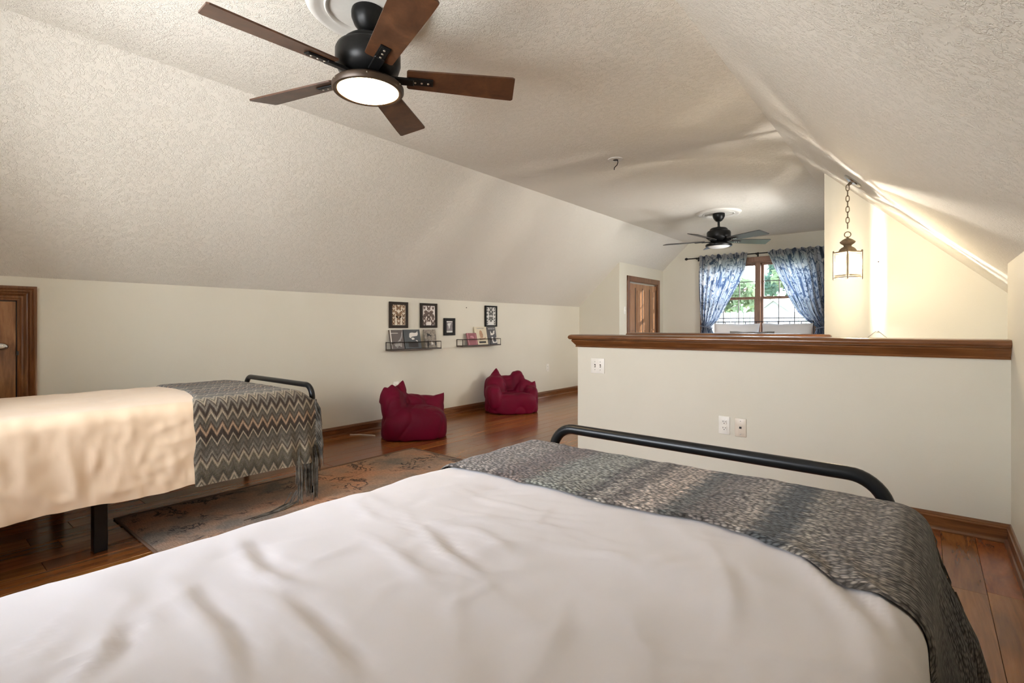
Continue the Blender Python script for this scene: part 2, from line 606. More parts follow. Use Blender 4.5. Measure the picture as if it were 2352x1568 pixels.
# floor: dark base with single oak planks let in
m = MB()
m.box(-4.5, 0.45, YB - 0.15, YP1, -0.14, -0.02)
m.box(-4.5, -2.10, YP1, YS, -0.14, -0.02)
m.box(-4.5, 1.3, YS + 0.02, 8.95, -0.14, -0.02)
floor = struct('floor', m, M_SUB)
PW = 0.1298
LENS = [1.2, 1.5, 1.8, 2.1]
pm = {}
for L in LENS:
    bm_ = MB().rbox(0.0005, PW - 0.0005, 0.0006, L - 0.0006, -0.02, 0.0, 0.0012, 1)
    me = bpy.data.meshes.new('plank')
    me.from_pydata(bm_.v, [], bm_.f)
    me.materials.append(M_PLANK)
    pm[L] = me
npl = 0
for i in range(36):
    x = XL + i * PW
    y = YB - random.uniform(0, 1.0)
    while y < 8.8:
        L = random.choice(LENS)
        y2 = y + L
        blocked = x + PW > -2.12 and y2 > YP0 + 0.06 and y < YS + 0.1
        hidden = x > -2.2 and y > YP0            # hidden behind the half wall
        if blocked:
            if y < YP0:
                # a short plank that ends under the half wall
                sc = (YP0 + 0.05 - y) / L
                o = bpy.data.objects.new('plank', pm[L])
                o.location = (x, y, 0)
                o.scale = (1, sc, 1)
                o.parent = floor
                COL.objects.link(o)
                npl += 1
            y = YS + 0.02 if y2 < YS + 0.1 else max(y2, YS + 0.02)
            if y < YS + 0.03:
                continue
            continue
        o = bpy.data.objects.new('plank', pm[L])
        o.location = (x, y, 0)
        o.parent = floor
        COL.objects.link(o)
        npl += 1
        y = y2
# stair pit
m = MB()
for k in range(6):
    m.box(-2.10 + k * 0.26, -1.84 + k * 0.26, YP1, YS, -1.5, -0.18 * (k + 1))
m.box(-0.54, 1.3, YP1, YS, -1.5, -1.26)
struct('floor', m, M_SUB).name = 'floor.001'

# ceiling: two slopes and the flat, one slab
prof = [(-4.52, zslope(-4.52)), (CL, ZC), (CR_, ZC), (1.35, zslope(1.35))]
outer = [(x, z + 0.13) for x, z in prof][::-1]
m = MB().prism(prof + outer, YB - 0.2, 9.0, lambda u, v, w_: (u, w_, v))
struct('ceiling', m, M_CEIL)

m = MB().box(-4.5, XL, YB - 0.15, 7.2, -0.1, 1.355)
struct('wall_left', m, M_WALL)
m = MB().box(XR, 0.44, YB - 0.15, YP1, -0.1, 1.365)
struct('wall_right', m, M_WALL)
poly = [(-4.5, 0), (-4.5, 1.3), (-3.65, zslope(-3.65) + 0.04), (-3.65, 0)]
m = MB().prism(poly, 7.10, 7.22, lambda u, v, w_: (u, w_, v))
struct('wall_return', m, M_WALL)
# closet wall with door opening
DY0, DY1, DZ = 7.42, 8.51, 1.765
m = MB()
zt = 2.04
m.box(-3.76, -3.65, 7.22, DY0, 0, zt)
m.box(-3.76, -3.65, DY1, YF, 0, zt)
m.box(-3.76, -3.65, DY0, DY1, DZ, zt)
struct('wall_closet', m, M_WALL)
# far wall with window opening
WX0, WX1, WZ0, WZ1 = -2.93, -1.30, 0.80, 2.08
m = MB()


def gable_wall(m, y0, y1, wx0, wx1, wz0, wz1, x0=-4.5, x1=0.45):
    cv = lambda u, v, w_: (u, w_, v)
    m.prism([(x0, -0.1), (x0, zslope(x0) + 0.05), (CL, ZC + 0.05), (wx0, ZC + 0.05), (wx0, -0.1)], y0, y1, cv)
    m.prism([(wx1, -0.1), (wx1, ZC + 0.05), (CR_, ZC + 0.05), (x1, zslope(x1) + 0.05), (x1, -0.1)], y0, y1, cv)
    m.box(wx0, wx1, y0, y1, -0.1, wz0)
    m.box(wx0, wx1, y0, y1, wz1, ZC + 0.05)
    return m


struct('wall_far', gable_wall(m, YF, YF + 0.14, WX0, WX1, WZ0, WZ1), M_WALL)
struct('wall_back', gable_wall(MB(), YB - 0.14, YB, -2.95, -1.10, 0.88, 2.02), M_WALL)
# half wall, stairwell walls, partition of the far room
struct('wall_half', MB().box(-2.126, XR, YP0, YP1, -1.5, 0.93), M_WALL)
poly = [(-0.635, -1.5), (-0.635, ZC + 0.03), (CR_ + 0.0, ZC + 0.03), (1.3, zslope(1.3) + 0.04), (1.3, -1.5)]
poly = [(-0.635, -1.5), (-0.635, zslope(-0.635) + 0.04), (1.3, zslope(1.3) + 0.04), (1.3, -1.5)]
m = MB().prism(poly, YS, YS + 0.12, lambda u, v, w_: (u, w_, v))
struct('wall_stairwell', m, M_WALL)
m = MB().box(-2.27, -0.635, YS, YS + 0.13, -1.5, 0.93)
struct('wall_half_far', m, M_WALL)
m = MB()
zt = zslope(-0.52) + 0.05
m.box(-0.635, -0.52, YS + 0.12, 5.65, -0.1, zt)
m.box(-0.635, -0.52, 6.85, YF, -0.1, zt)
m.box(-0.635, -0.52, 5.65, 6.85, -0.1, 0.92)
m.box(-0.635, -0.52, 5.65, 6.85, 1.92, zt)
struct('wall_partition', m, M_WALL)
m = MB().box(1.15, 1.3, YP0, YS + 0.1, -1.5, 0.7)
m.box(0.44, 1.3, YP0, YP1, -1.5, 1.3)
m.box(-2.2, -2.1, YP1, YS, -1.5, -0.141)
struct('wall_stair_end', m, M_WALL)

# wood caps on the two half walls (moulded, mitred at the free end)
PROFILE = [(0.002, 0.886), (0.012, 0.886), (0.014, 0.893), (0.011, 0.898), (0.014, 0.903), (0.018, 0.906), (0.024, 0.915), (0.034, 0.927), (0.038, 0.934), (0.036, 0.940), (0.034, 0.943)]
CAPP = [(0.034, 0.943), (0.048, 0.945), (0.055, 0.952), (0.058, 0.960), (0.056, 0.969), (0.049, 0.977), (0.038, 0.982), (0.0, 0.983)]


def rail_loft(profile, x0, x1, y0, y1, both=False):
    m = MB()
    rows = []
    for o, z in profile:
        xr_ = x1 + (o if both else 0)
        rows.append([(x0 - o, y0 - o, z), (xr_, y0 - o, z), (xr_, y1 + o, z), (x0 - o, y1 + o, z)])
    m.grid(np.array(rows), close_u=True)
    n = len(rows)
    m.f.append(tuple(range(4))[::-1])
    m.f.append(tuple((n - 1) * 4 + k for k in range(4)))
    return m


t1 = struct('trim_1', rail_loft(CAPP, -2.126, XR - 0.001, YP0, YP1), M_TRIM_X, smooth=True)
struct('molding', rail_loft(PROFILE, -2.126, XR - 0.001, YP0, YP1), M_TRIM_X, t1, smooth=True)
t2 = struct('trim_2', rail_loft(CAPP, -2.27, -0.64, YS, YS + 0.13, True), M_TRIM_X, smooth=True)
struct('molding', rail_loft(PROFILE, -2.27, -0.64, YS, YS + 0.13, True), M_TRIM_X, t2, smooth=True)

# baseboards with cap and shoe moulding
BASEP = [(0.0, 0.0), (0.026, 0.0), (0.026, 0.006), (0.021, 0.016), (0.014, 0.02), (0.013, 0.062), (0.016, 0.066), (0.016, 0.07), (0.011, 0.074), (0.011, 0.079), (0.006, 0.086), (0.0, 0.09)]


def baseboard(name, mat, a, b, n):
    # runs from a to b (xy) along a wall whose room side is n
    a, b, n = Vector(a), Vector(b), Vector(n)
    vs = []
    for p in (a, b):
        vs += [(p.x + n.x * o, p.y + n.y * o, z) for o, z in BASEP]
    k = len(BASEP)
    fs = [(i, (i + 1) % k, k + (i + 1) % k, k + i) for i in range(k)] + [tuple(range(k))[::-1], tuple(range(k, 2 * k))]
    struct(name, MB().add(vs, fs), mat)


baseboard('baseboard_left', M_TRIM_Y, (XL, 0.62), (XL, 7.10), (1, 0))
baseboard('baseboard_half', M_TRIM_X, (-2.126, YP0), (XR, YP0), (0, -1))
baseboard('baseboard_half_end', M_TRIM_Y, (-2.126, YP0), (-2.126, YP1), (-1, 0))
baseboard('baseboard_right', M_TRIM_Y, (XR, YB), (XR, YP0), (-1, 0))
baseboard('baseboard_return', M_TRIM_X, (XL, 7.10), (-3.65, 7.10), (0, -1))
baseboard('baseboard_far', M_TRIM_X, (-3.65, YF), (-0.64, YF), (0, -1))
baseboard('baseboard_back', M_TRIM_X, (XL, YB), (XR, YB), (0, 1))

# ------------------------------------------------------------------ windows
def sash_window(name, x0, x1, z0, z1, yin, sgn, mull, cols=3):
    # double hung pair; yin = room face of the wall, sgn = +1 when outdoors lies at +y
    Y = lambda d: yin + sgn * d
    def bx(m, a, b, c, d, e, f, r=0.003):
        y0, y1 = sorted((Y(c), Y(d)))
        return m.rbox(a, b, y0, y1, e, f, r, 1)
    m = MB()
    # jamb box and casing
    bx(m, x0 - 0.002, x0 + 0.03, -0.001, 0.14, z0, z1)
    bx(m, x1 - 0.03, x1 + 0.002, -0.001, 0.14, z0, z1)
    bx(m, x0, x1, -0.001, 0.14, z1 - 0.03, z1 + 0.002)
    bx(m, x0, x1, -0.001, 0.14, z0 - 0.002, z0 + 0.03)
    bx(m, x0 - 0.06, x0 + 0.012, -0.018, 0.0, z0 - 0.06, z1 + 0.06)
    bx(m, x1 - 0.012, x1 + 0.06, -0.018, 0.0, z0 - 0.06, z1 + 0.06)
    bx(m, x0 - 0.06, x1 + 0.06, -0.02, 0.0, z1 - 0.012, z1 + 0.065)
    bx(m, x0 - 0.09, x1 + 0.09, -0.05, 0.03, z0 - 0.03, z0 + 0.004)
    W = struct(name, m, M_WINW)
    m = MB()
    bx(m, mull - 0.035, mull + 0.035, -0.012, 0.13, z0 + 0.03, z1 - 0.03)
    obj('mullion', m, M_WINW, W)
    zm = 0.5 * (z0 + z1) + 0.055
    for (a, b) in ((x0 + 0.03, mull - 0.035), (mull + 0.035, x1 - 0.03)):
        for (c, d, dep) in ((z0 + 0.03, zm + 0.02, 0.045), (zm - 0.02, z1 - 0.03, 0.085)):
            s_ = MB()
            t = 0.032
            bx(s_, a, a + t, dep, dep + 0.035, c, d)
            bx(s_, b - t, b, dep, dep + 0.035, c, d)
            bx(s_, a + t, b - t, dep, dep + 0.035, c, c + t)
            bx(s_, a + t, b - t, dep, dep + 0.035, d - t, d)
            sash = obj('sash', s_, M_WINW, W)
            g = MB()
            y0, y1 = sorted((Y(dep + 0.016), Y(dep + 0.02)))
            g.box(a + t, b - t, y0, y1, c + t, d - t)
            obj('pane', g, M_GLASS, sash)
            q = MB()
            for k in range(1, cols):
                xx = a + t + (b - a - 2 * t) * k / cols
                bx(q, xx - 0.006, xx + 0.006, dep + 0.010, dep + 0.026, c + t, d - t, 0.001)
            zz = (c + d) / 2
            bx(q, a + t, b - t, dep + 0.010, dep + 0.026, zz - 0.006, zz + 0.006, 0.001)
            obj('muntins', q, M_MUNT, sash)
    return W


M_WINW = wood('window_wood', (0.14, 0.065, 0.035), (0.25, 0.13, 0.075), (0.33, 0.19, 0.12), (14, 14, 1.5), 0.4, 0.2)
M_MUNT = plain('muntin_grey', (0.2, 0.19, 0.18), 0.5)
sash_window('window_1', WX0, WX1, WZ0, WZ1, YF, 1, -2.085)
sash_window('window_2_added', -2.95, -1.10, 0.88, 2.02, YB, -1, -2.02)  # unseen rear window, added to let fill light into the room

# side dormer in the far room
m = MB()
m.rbox(-0.653, -0.635, 5.59, 5.66, 0.86, 1.98, 0.003, 1)
m.rbox(-0.653, -0.635, 6.84, 6.91, 0.86, 1.98, 0.003, 1)
m.rbox(-0.653, -0.635, 5.59, 6.91, 1.91, 1.98, 0.003, 1)
m.rbox(-0.67, -0.62, 5.56, 6.94, 0.885, 0.925, 0.003, 1)
W3 = struct('window_3', m, M_WINW)
m = MB()
for (a_, b_, c_, d_) in ((5.65, 5.70, 0.925, 1.91), (6.80, 6.85, 0.925, 1.91), (5.70, 6.80, 0.925, 0.97), (5.70, 6.80, 1.87, 1.91), (5.70, 6.80, 1.40, 1.44)):
    m.rbox(-0.60, -0.565, a_, b_, c_, d_, 0.003, 1)
sw3 = obj('sash', m, M_WINW, W3)
obj('pane', MB().box(-0.585, -0.581, 5.70, 6.80, 0.97, 1.87), M_GLASS, sw3)

# ------------------------------------------------------------------ doors
# small knee wall door on the left
KY0, KY1, KZ = -0.22, 0.528, 1.205
m = MB()
CP = [(0.0, 0.0), (0.0, 0.012), (0.004, 0.018), (0.010, 0.020), (0.014, 0.016), (0.019, 0.012), (0.028, 0.013), (0.034, 0.022), (0.042, 0.027), (0.050, 0.022), (0.053, 0.016), (0.058, 0.023), (0.064, 0.026), (0.069, 0.020), (0.072, 0.018), (0.076, 0.024), (0.082, 0.026), (0.090, 0.022), (0.090, 0.0)]
rows = []
for o, h in CP:
    rows.append([(XL + h, KY0 - o, 0.0), (XL + h, KY0 - o, KZ + o), (XL + h, KY1 + o, KZ + o), (XL + h, KY1 + o, 0.0)])
m.grid(np.array(rows))
d1 = struct('door_1', m, M_TRIM_Z, smooth=True)
m = MB().rbox(XL - 0.03, XL + 0.008, KY0 + 0.004, KY1 - 0.005, 0.012, KZ - 0.006, 0.003)
obj('door_leaf', m, M_DOOR, d1)
obj('jamb_gap_shade', MB().box(XL, XL + 0.0015, KY1 - 0.007, KY1 + 0.001, 0.0, KZ + 0.001), M_DARKSLOT, d1)  # dark strip: shade of the door gap put in as colour
obj('jamb_gap_shade', MB().box(XL, XL + 0.0015, KY0, KY1, KZ - 0.008, KZ + 0.001), M_DARKSLOT, d1)  # same painted shade along the top of the leaf
# oval knob on a stem
KM = Matrix.Rotation(PI / 2, 4, 'Y')
m = MB().lathe([(0.026, 0.0), (0.027, 0.004), (0.018, 0.008), (0.010, 0.012), (0.009, 0.026), (0.018, 0.031), (0.027, 0.040), (0.028, 0.050), (0.022, 0.060), (0.010, 0.065)], (XL + 0.008, 0.447, 0.925), 24, Matrix.Diagonal((1, 1.35, 0.85, 1)) @ KM)
obj('door_knob', m, M_STEEL, d1, smooth='all', label='polished metal knob')
m = MB().rbox(XL + 0.002, XL + 0.0225, KY1 - 0.004, KY1 + 0.006, 0.87, 0.895, 0.001, 1)
obj('strike_plate', m, M_DARKSLOT, d1)

# closet door: folding leaves in a wood casing
m = MB()
CX = -3.65
m.rbox(CX, CX + 0.018, DY0 - 0.075, DY0 + 0.004, 0, DZ + 0.075, 0.004)
m.rbox(CX, CX + 0.018, DY1 - 0.004, DY1 + 0.075, 0, DZ + 0.075, 0.004)
m.rbox(CX, CX + 0.019, DY0 - 0.075, DY1 + 0.075, DZ - 0.004, DZ + 0.075, 0.004)
m.box(CX - 0.10, CX, DY0, DY0 + 0.012, 0, DZ)
m.box(CX - 0.10, CX, DY1 - 0.012, DY1, 0, DZ)
m.box(CX - 0.10, CX, DY0, DY1, DZ - 0.012, DZ)
d2 = struct('door_2', m, M_TRIM_Z)
m = MB().box(CX - 0.045, CX - 0.02, DY0 + 0.012, DY1 - 0.012, DZ - 0.035, DZ - 0.014)
obj('track', m, M_STEEL, d2, label='bright metal folding door track')
nl = 4
lw_ = (DY1 - DY0 - 0.024) / nl
for k in range(nl):
    a = DY0 + 0.012 + k * lw_
    m = MB()
    m.rbox(CX - 0.05, CX - 0.016, a + 0.002, a + lw_ - 0.004, 0.012, DZ - 0.038, 0.003)
    lf = obj('door_leaf', m, M_CLOSET, d2)
    for (z0, z1) in ((0.13, 0.86), (0.97, DZ - 0.14)):
        q = MB().rbox(CX - 0.0158, CX - 0.008, a + 0.045, a + lw_ - 0.05, z0, z1, 0.006, 2)
        obj('panel', q, M_CLOSET, lf)
    q = MB().rbox(CX - 0.017, CX - 0.0135, a + lw_ - 0.024, a + lw_ - 0.003, 0.10, DZ - 0.10, 0.001, 1)
    obj('edge_groove', q, M_DARKSLOT, lf)
m = MB().lathe([(0.006, 0), (0.006, 0.012), (0.014, 0.018), (0.012, 0.028), (0.004, 0.031)], (CX - 0.016, DY0 + 0.012 + 2 * lw_ - 0.03, 0.93), 16, KM)
obj('door_knob', m, M_BRONZE, d2, smooth='all')


# ------------------------------------------------------------------ ceiling fans
def medallion(cx, cy, label):
    m = MB().lathe([(0.0, ZC - 0.012), (0.165, ZC - 0.012), (0.172, ZC - 0.02), (0.180, ZC - 0.022), (0.187, ZC - 0.016), (0.205, ZC - 0.016), (0.225, ZC - 0.026), (0.245, ZC - 0.024), (0.262, ZC - 0.008), (0.265, ZC + 0.001), (0.0, ZC + 0.001)], (cx, cy, 0), 64)
    o = obj('ceiling_medallion', m, M_SMOOTH, loc=None, smooth=True)
    tag(o, label, 'medallion', 'medallions above the ceiling fans')


def ceiling_fan(cx, cy, angles, bmat, lens, label, dz=0.0, ring=None):
    t = thing('ceiling_fan', label, 'ceiling fan', (cx, cy, ZC), 'ceiling fans')
    c = (cx, cy, 0)
    zt = ZC - 0.012
    obj('canopy', MB().lathe([(0.0, zt), (0.070, zt), (0.073, zt - 0.012), (0.072, zt - 0.035), (0.060, zt - 0.065), (0.040, zt - 0.09), (0.026, zt - 0.10), (0.0, zt - 0.10)], c, 32), M_IRON, t, smooth=True)
    zm = 2.325 - dz
    obj('downrod', MB().lathe([(0.0, zt - 0.095), (0.0135, zt - 0.095), (0.0135, zm + 0.01), (0.021, zm + 0.01), (0.021, zm - 0.01), (0.0, zm - 0.01)], c, 16), M_IRON, t, smooth=True)
    h = obj('motor_housing', MB().lathe([(0.0, zm), (0.055, zm - 0.001), (0.088, zm - 0.008), (0.104, zm - 0.022), (0.107, zm - 0.036), (0.118, zm - 0.040), (0.134, zm - 0.050), (0.141, zm - 0.066), (0.141, zm - 0.112), (0.130, zm - 0.146), (0.095, zm - 0.168), (0.06, zm - 0.172), (0.0, zm - 0.172)], c, 40), M_IRON, t, smooth=True)
    obj('band', MB().lathe([(0.104, zm - 0.039), (0.111, zm - 0.0395), (0.111, zm - 0.043), (0.104, zm - 0.044)], c, 40), M_BRONZE, h, smooth=True)
    zb = zm - 0.165
    for a in angles:
        R = Matrix.Translation((cx, cy, zb)) @ Matrix.Rotation(math.radians(a), 4, 'Z') @ Matrix.Rotation(math.radians(-13), 4, 'X')
        out = [(0.175, -0.060), (0.56, -0.076), (0.64, -0.079), (0.652, -0.073), (0.668, 0.066), (0.660, 0.074), (0.58, 0.073), (0.175, 0.058), (0.168, 0.05), (0.168, -0.05)]
        b = obj('blade', MB().prism(out, -0.003, 0.004, lambda u, v, w_: tuple(R @ Vector((u, v, w_)))), bmat, t)
        ir = MB()
        ir.rbox(0.085, 0.20, -0.022, 0.022, -0.016, -0.004, 0.003, 1, R)
        ir.rbox(0.175, 0.285, -0.0225, 0.0225, -0.0105, -0.003, 0.003, 2, R)
        ir.rbox(0.19, 0.278, -0.017, 0.017, -0.0125, -0.010, 0.001, 1, R)
        obj('blade_iron', ir, M_IRON, b)
        for k in range(3):
            s_ = MB().lathe([(0.0, -0.0155), (0.0045, -0.0145), (0.0055, -0.0122), (0.0, -0.0122)], (0, 0, 0), 10, R @ Matrix.Translation((0.205 + 0.029 * k, 0, 0)))
            obj('screw', s_, M_SCREW, b)
    zl = zm - 0.172
    obj('light_ring', MB().lathe([(0.06, zl), (0.10, zl - 0.012), (0.146, zl - 0.034), (0.155, zl - 0.044), (0.155, zl - 0.058), (0.150, zl - 0.066), (0.140, zl - 0.068), (0.132, zl - 0.064), (0.131, zl - 0.048), (0.06, zl - 0.02)], c, 48), ring or M_RING, t, smooth=True)
    for k in range(6):
        a = 2 * PI * k / 6 + 0.4
        p = (cx + 0.156 * math.cos(a), cy + 0.156 * math.sin(a), zl - 0.05)
        obj('screw', MB().lathe([(0.0, 0.004), (0.003, 0.003), (0.0035, -0.002), (0.0, -0.003)], p, 8), M_SCREW, t)
    obj('light_lens', MB().lathe([(0.0, zl - 0.05), (0.1305, zl - 0.05), (0.1305, zl - 0.062), (0.117, zl - 0.071), (0.085, zl - 0.080), (0.045, zl - 0.086), (0.0, zl - 0.088)], c, 40), lens, t, smooth='all')
    return t


F1 = (-1.93, 1.365)
F2 = (-2.02, 6.58)
medallion(F1[0], F1[1], 'round white plaster medallion above the lit wooden fan')
medallion(F2[0], F2[1], 'round white plaster medallion above the black unlit fan')
ceiling_fan(F1[0], F1[1], [-93 + 72 * k for k in range(5)], M_BLADE, M_LENS, 'ceiling fan with brown wooden blades and a lit lamp')
ceiling_fan(F2[0], F2[1], [46 + 72 * k for k in range(5)], M_BLADE2, M_LENS_OFF, 'black ceiling fan with unlit lamp in the far room by the window', 0.05, M_IRON)

# ceiling hook plate between the fans
hk = thing('ceiling_hook', 'small round ceiling plate with a bent wire hook between the two fans', 'hook', (-2.05, 3.92, ZC))
obj('cover_plate', MB().lathe([(0.0, ZC), (0.066, ZC), (0.064, ZC - 0.006), (0.045, ZC - 0.010), (0.03, ZC - 0.006), (0.0, ZC - 0.005)], (-2.05, 3.92, 0), 32), M_SMOOTH, hk, smooth=True)
obj('hole', MB().lathe([(0.0, ZC - 0.0065), (0.022, ZC - 0.0065), (0.022, ZC - 0.008), (0.0, ZC - 0.008)], (-2.05, 3.92, 0), 20), M_DARKSLOT, hk)
pts = [(-2.035, 3.925, ZC - 0.006), (-2.032, 3.925, ZC - 0.03), (-2.037, 3.922, ZC - 0.05), (-2.05, 3.915, ZC - 0.064), (-2.058, 3.91, ZC - 0.076), (-2.058, 3.91, ZC - 0.092)]
obj('wire', MB().tube(pts, 0.0035, 8), M_IRON, hk, smooth='all')

# ------------------------------------------------------------------ pendant lantern over the stairs
LX, LY = -0.417, 4.10
zs = zslope(-0.392)
ln = thing('pendant_lantern', 'lit square glass lantern hanging on a chain over the stairwell', 'lantern', (LX, LY, 1.36))
nrm = Vector((-SL, 0, -1)).normalized()
cp = Vector((-0.385, LY, zslope(-0.385)))
QM = nrm.to_track_quat('Z', 'Y').to_matrix().to_4x4()
obj('canopy', MB().lathe([(0.0, -0.002), (0.062, -0.002), (0.064, 0.008), (0.058, 0.016), (0.03, 0.02), (0.012, 0.024), (0.0, 0.024)], cp, 32, QM), M_STEEL, ln, smooth=True)
p0 = cp + nrm * 0.022
p1 = Vector((LX, LY, 1.995))
obj('canopy_loop', MB().tube([p0, p0 + nrm * 0.018, p1 + Vector((0.006, 0, 0.012)), p1], [0.011, 0.009, 0.006, 0.006], 10), M_BRONZE, ln, smooth='all')


def link(z, ang, L=0.021, wd=0.0095, r=0.0028):
    d = Vector((math.cos(ang), math.sin(ang), 0))
    pts = []
    for k in range(20):
        a = 2 * PI * k / 20
        pts.append(Vector((LX, LY, z)) + d * (wd * math.cos(a)) + Vector((0, 0, 1)) * (L * (abs(math.sin(a)) ** 0.75) * (1 if math.sin(a) >= 0 else -1)))
    return MB().tube(pts, r, 6, closed=True)


z = 1.978
k = 0
while z > 1.690:
    obj('chain_link', link(z, 0.2 if k % 2 == 0 else 0.2 + PI / 2), M_BRONZE, ln, smooth='all')
    z -= 0.0362
    k += 1
dv = Vector((math.cos(0.1), math.sin(0.1), 0))
pts = [Vector((LX, LY, 1.664)) + dv * (0.0185 * math.cos(2 * PI * q / 24)) + Vector((0, 0, 0.0185 * math.sin(2 * PI * q / 24))) for q in range(24)]
obj('ring', MB().tube(pts, 0.0032, 8, closed=True), M_BRONZE, ln, smooth='all')
obj('crown', MB().lathe([(0.0, 1.650), (0.006, 1.650), (0.008, 1.640), (0.016, 1.637), (0.030, 1.629), (0.045, 1.616), (0.046, 1.612), (0.040, 1.604), (0.026, 1.594), (0.022, 1.590), (0.024, 1.584), (0.020, 1.578), (0.0, 1.578)], (LX, LY, 0), 32), M_BRONZE, ln, smooth=True)
obj('dome', MB().lathe([(0.0, 1.584), (0.020, 1.584), (0.034, 1.577), (0.046, 1.566), (0.053, 1.553), (0.054, 1.547), (0.0, 1.547)], (LX, LY, 0), 32), M_BRONZE, ln, smooth=True)
th0 = math.radians(95.8)
HD = 0.081
cor = [Vector((LX + HD * math.cos(th0 + k * PI / 2), LY + HD * math.sin(th0 + k * PI / 2), 0)) for k in range(4)]
RM = Matrix.Translation((LX, LY, 0)) @ Matrix.Rotation(th0 + PI / 4, 4, 'Z')
hs = HD / math.sqrt(2)
m = MB()
for k in range(4):
    a, b = cor[k], cor[(k + 1) % 4]
    m.tube([a + Vector((0, 0, 1.544)), b + Vector((0, 0, 1.544))], 0.0034, 6)
    m.tube([a + Vector((0, 0, 1.546)), a.lerp(Vector((LX, LY, 0)), 0.45) + Vector((0, 0, 1.552))], 0.003, 6)
obj('top_frame', m, M_BRONZE, ln)
m = MB()
for k in range(4):
    a, b = cor[k], cor[(k + 1) % 4]
    m.tube([a + Vector((0, 0, 1.376)), b + Vector((0, 0, 1.376))], 0.0032, 6)
obj('bottom_frame', m, M_BRONZE, ln)
for k in range(4):
    c = cor[k]
    obj('post', MB().lathe([(0.0, 1.358), (0.002, 1.360), (0.0045, 1.368), (0.004, 1.374), (0.0042, 1.545), (0.006, 1.552), (0.003, 1.558), (0.0, 1.559)], c, 10), M_BRONZE, ln, smooth='all')
for k in range(4):
    a, b = cor[k], cor[(k + 1) % 4]
    e = (b - a).normalized()
    nn = Vector((-e.y, e.x, 0))
    a2, b2 = a + e * 0.006, b - e * 0.006

    def quad(m, s0, s1, za, zb_):
        P = [a2.lerp(b2, s0), a2.lerp(b2, s1)]
        vs = []
        for off in (-0.0012, 0.0012):
            for p in P:
                for zz in (za, zb_):
                    vs.append((p.x + nn.x * off, p.y + nn.y * off, zz))
        m.add(vs, [(0, 1, 3, 2), (4, 6, 7, 5), (0, 4, 5, 1), (2, 3, 7, 6), (0, 2, 6, 4), (1, 5, 7, 3)])
        return m
    pn = obj('pane', quad(MB(), 0.10, 0.90, 1.394, 1.526), M_LGLASS, ln)
    bv = MB()
    quad(bv, 0.0, 0.10, 1.38, 1.54)
    quad(bv, 0.90, 1.0, 1.38, 1.54)
    quad(bv, 0.10, 0.90, 1.38, 1.394)
    quad(bv, 0.10, 0.90, 1.526, 1.54)
    obj('bevelled_edge', bv, M_LBEVEL, pn)
for k in range(2):
    a = 0.25 + PI * k
    bx_, by_ = LX + 0.020 * math.cos(a), LY + 0.020 * math.sin(a)
    obj('candle_sleeve', MB().lathe([(0.0, 1.541), (0.0095, 1.541), (0.0095, 1.488), (0.006, 1.484), (0.0, 1.484)], (bx_, by_, 0), 12), M_PAPER, ln, smooth=True)
    BULBO = obj('bulb', MB().lathe([(0.0, 1.484), (0.005, 1.482), (0.008, 1.470), (0.0105, 1.452), (0.010, 1.440), (0.006, 1.424), (0.002, 1.412), (0.0, 1.410)], (bx_, by_, 0), 14), M_BULB, ln, smooth='all')
    obj('filament', MB().lathe([(0.0, 1.468), (0.0024, 1.466), (0.0024, 1.434), (0.0, 1.432)], (bx_, by_, 0), 8), M_FILA, BULBO, smooth='all')

# ------------------------------------------------------------------ framed prints on the left wall
FX = XL + 0.001
cvL = lambda u, v, w_: (w_, u, v)


def butterfly(m, y, z, s, x, up=1.0, tall=1.0):
    wing = [(0.0, 0.05), (0.14, 0.34), (0.36, 0.48), (0.5, 0.42), (0.44, 0.16), (0.32, 0.02), (0.40, -0.16), (0.30, -0.36), (0.14, -0.30), (0.0, -0.08)]
    for sg in (1, -1):
        pts = [(y + sg * a * s, z + up * b * s * tall) for a, b in wing]
        # split in a front and a hind wing so that each polygon stays simple
        for part in (pts[:6] + [pts[0]][:0], [pts[0], pts[5], pts[6], pts[7], pts[8], pts[9]]):
            n = len(part)
            m.add([(x, p[0], p[1]) for p in part], [tuple(range(n))])
    m.add([(x, y - 0.02 * s, z + 0.25 * s), (x, y + 0.02 * s, z + 0.25 * s), (x, y + 0.015 * s, z - 0.3 * s), (x, y - 0.015 * s, z - 0.3 * s)], [(0, 1, 2, 3)])
    return m


M_MOTH_A = plain('print_ink_brown', (0.22, 0.135, 0.075), 0.8, var=0.7, scale=60)
M_MOTH_B = plain('print_ink_umber', (0.15, 0.105, 0.085), 0.8, var=0.6, scale=70)
M_MOTH_C = plain('print_ink_grey', (0.13, 0.13, 0.12), 0.8, var=0.7, scale=70)
M_CREAM = plain('print_cream_paper', (0.74, 0.66, 0.53), 0.85)
M_PINKP = plain('print_warm_white_paper', (0.80, 0.74, 0.69), 0.85)
M_WHITEP = plain('print_cool_white_paper', (0.76, 0.76, 0.72), 0.85)
M_FRAME = plain('dark_brown_frame', (0.026, 0.018, 0.012), 0.6, spec=0.2)
M_FRAMEB = plain('black_frame', (0.012, 0.011, 0.010), 0.6, spec=0.2)


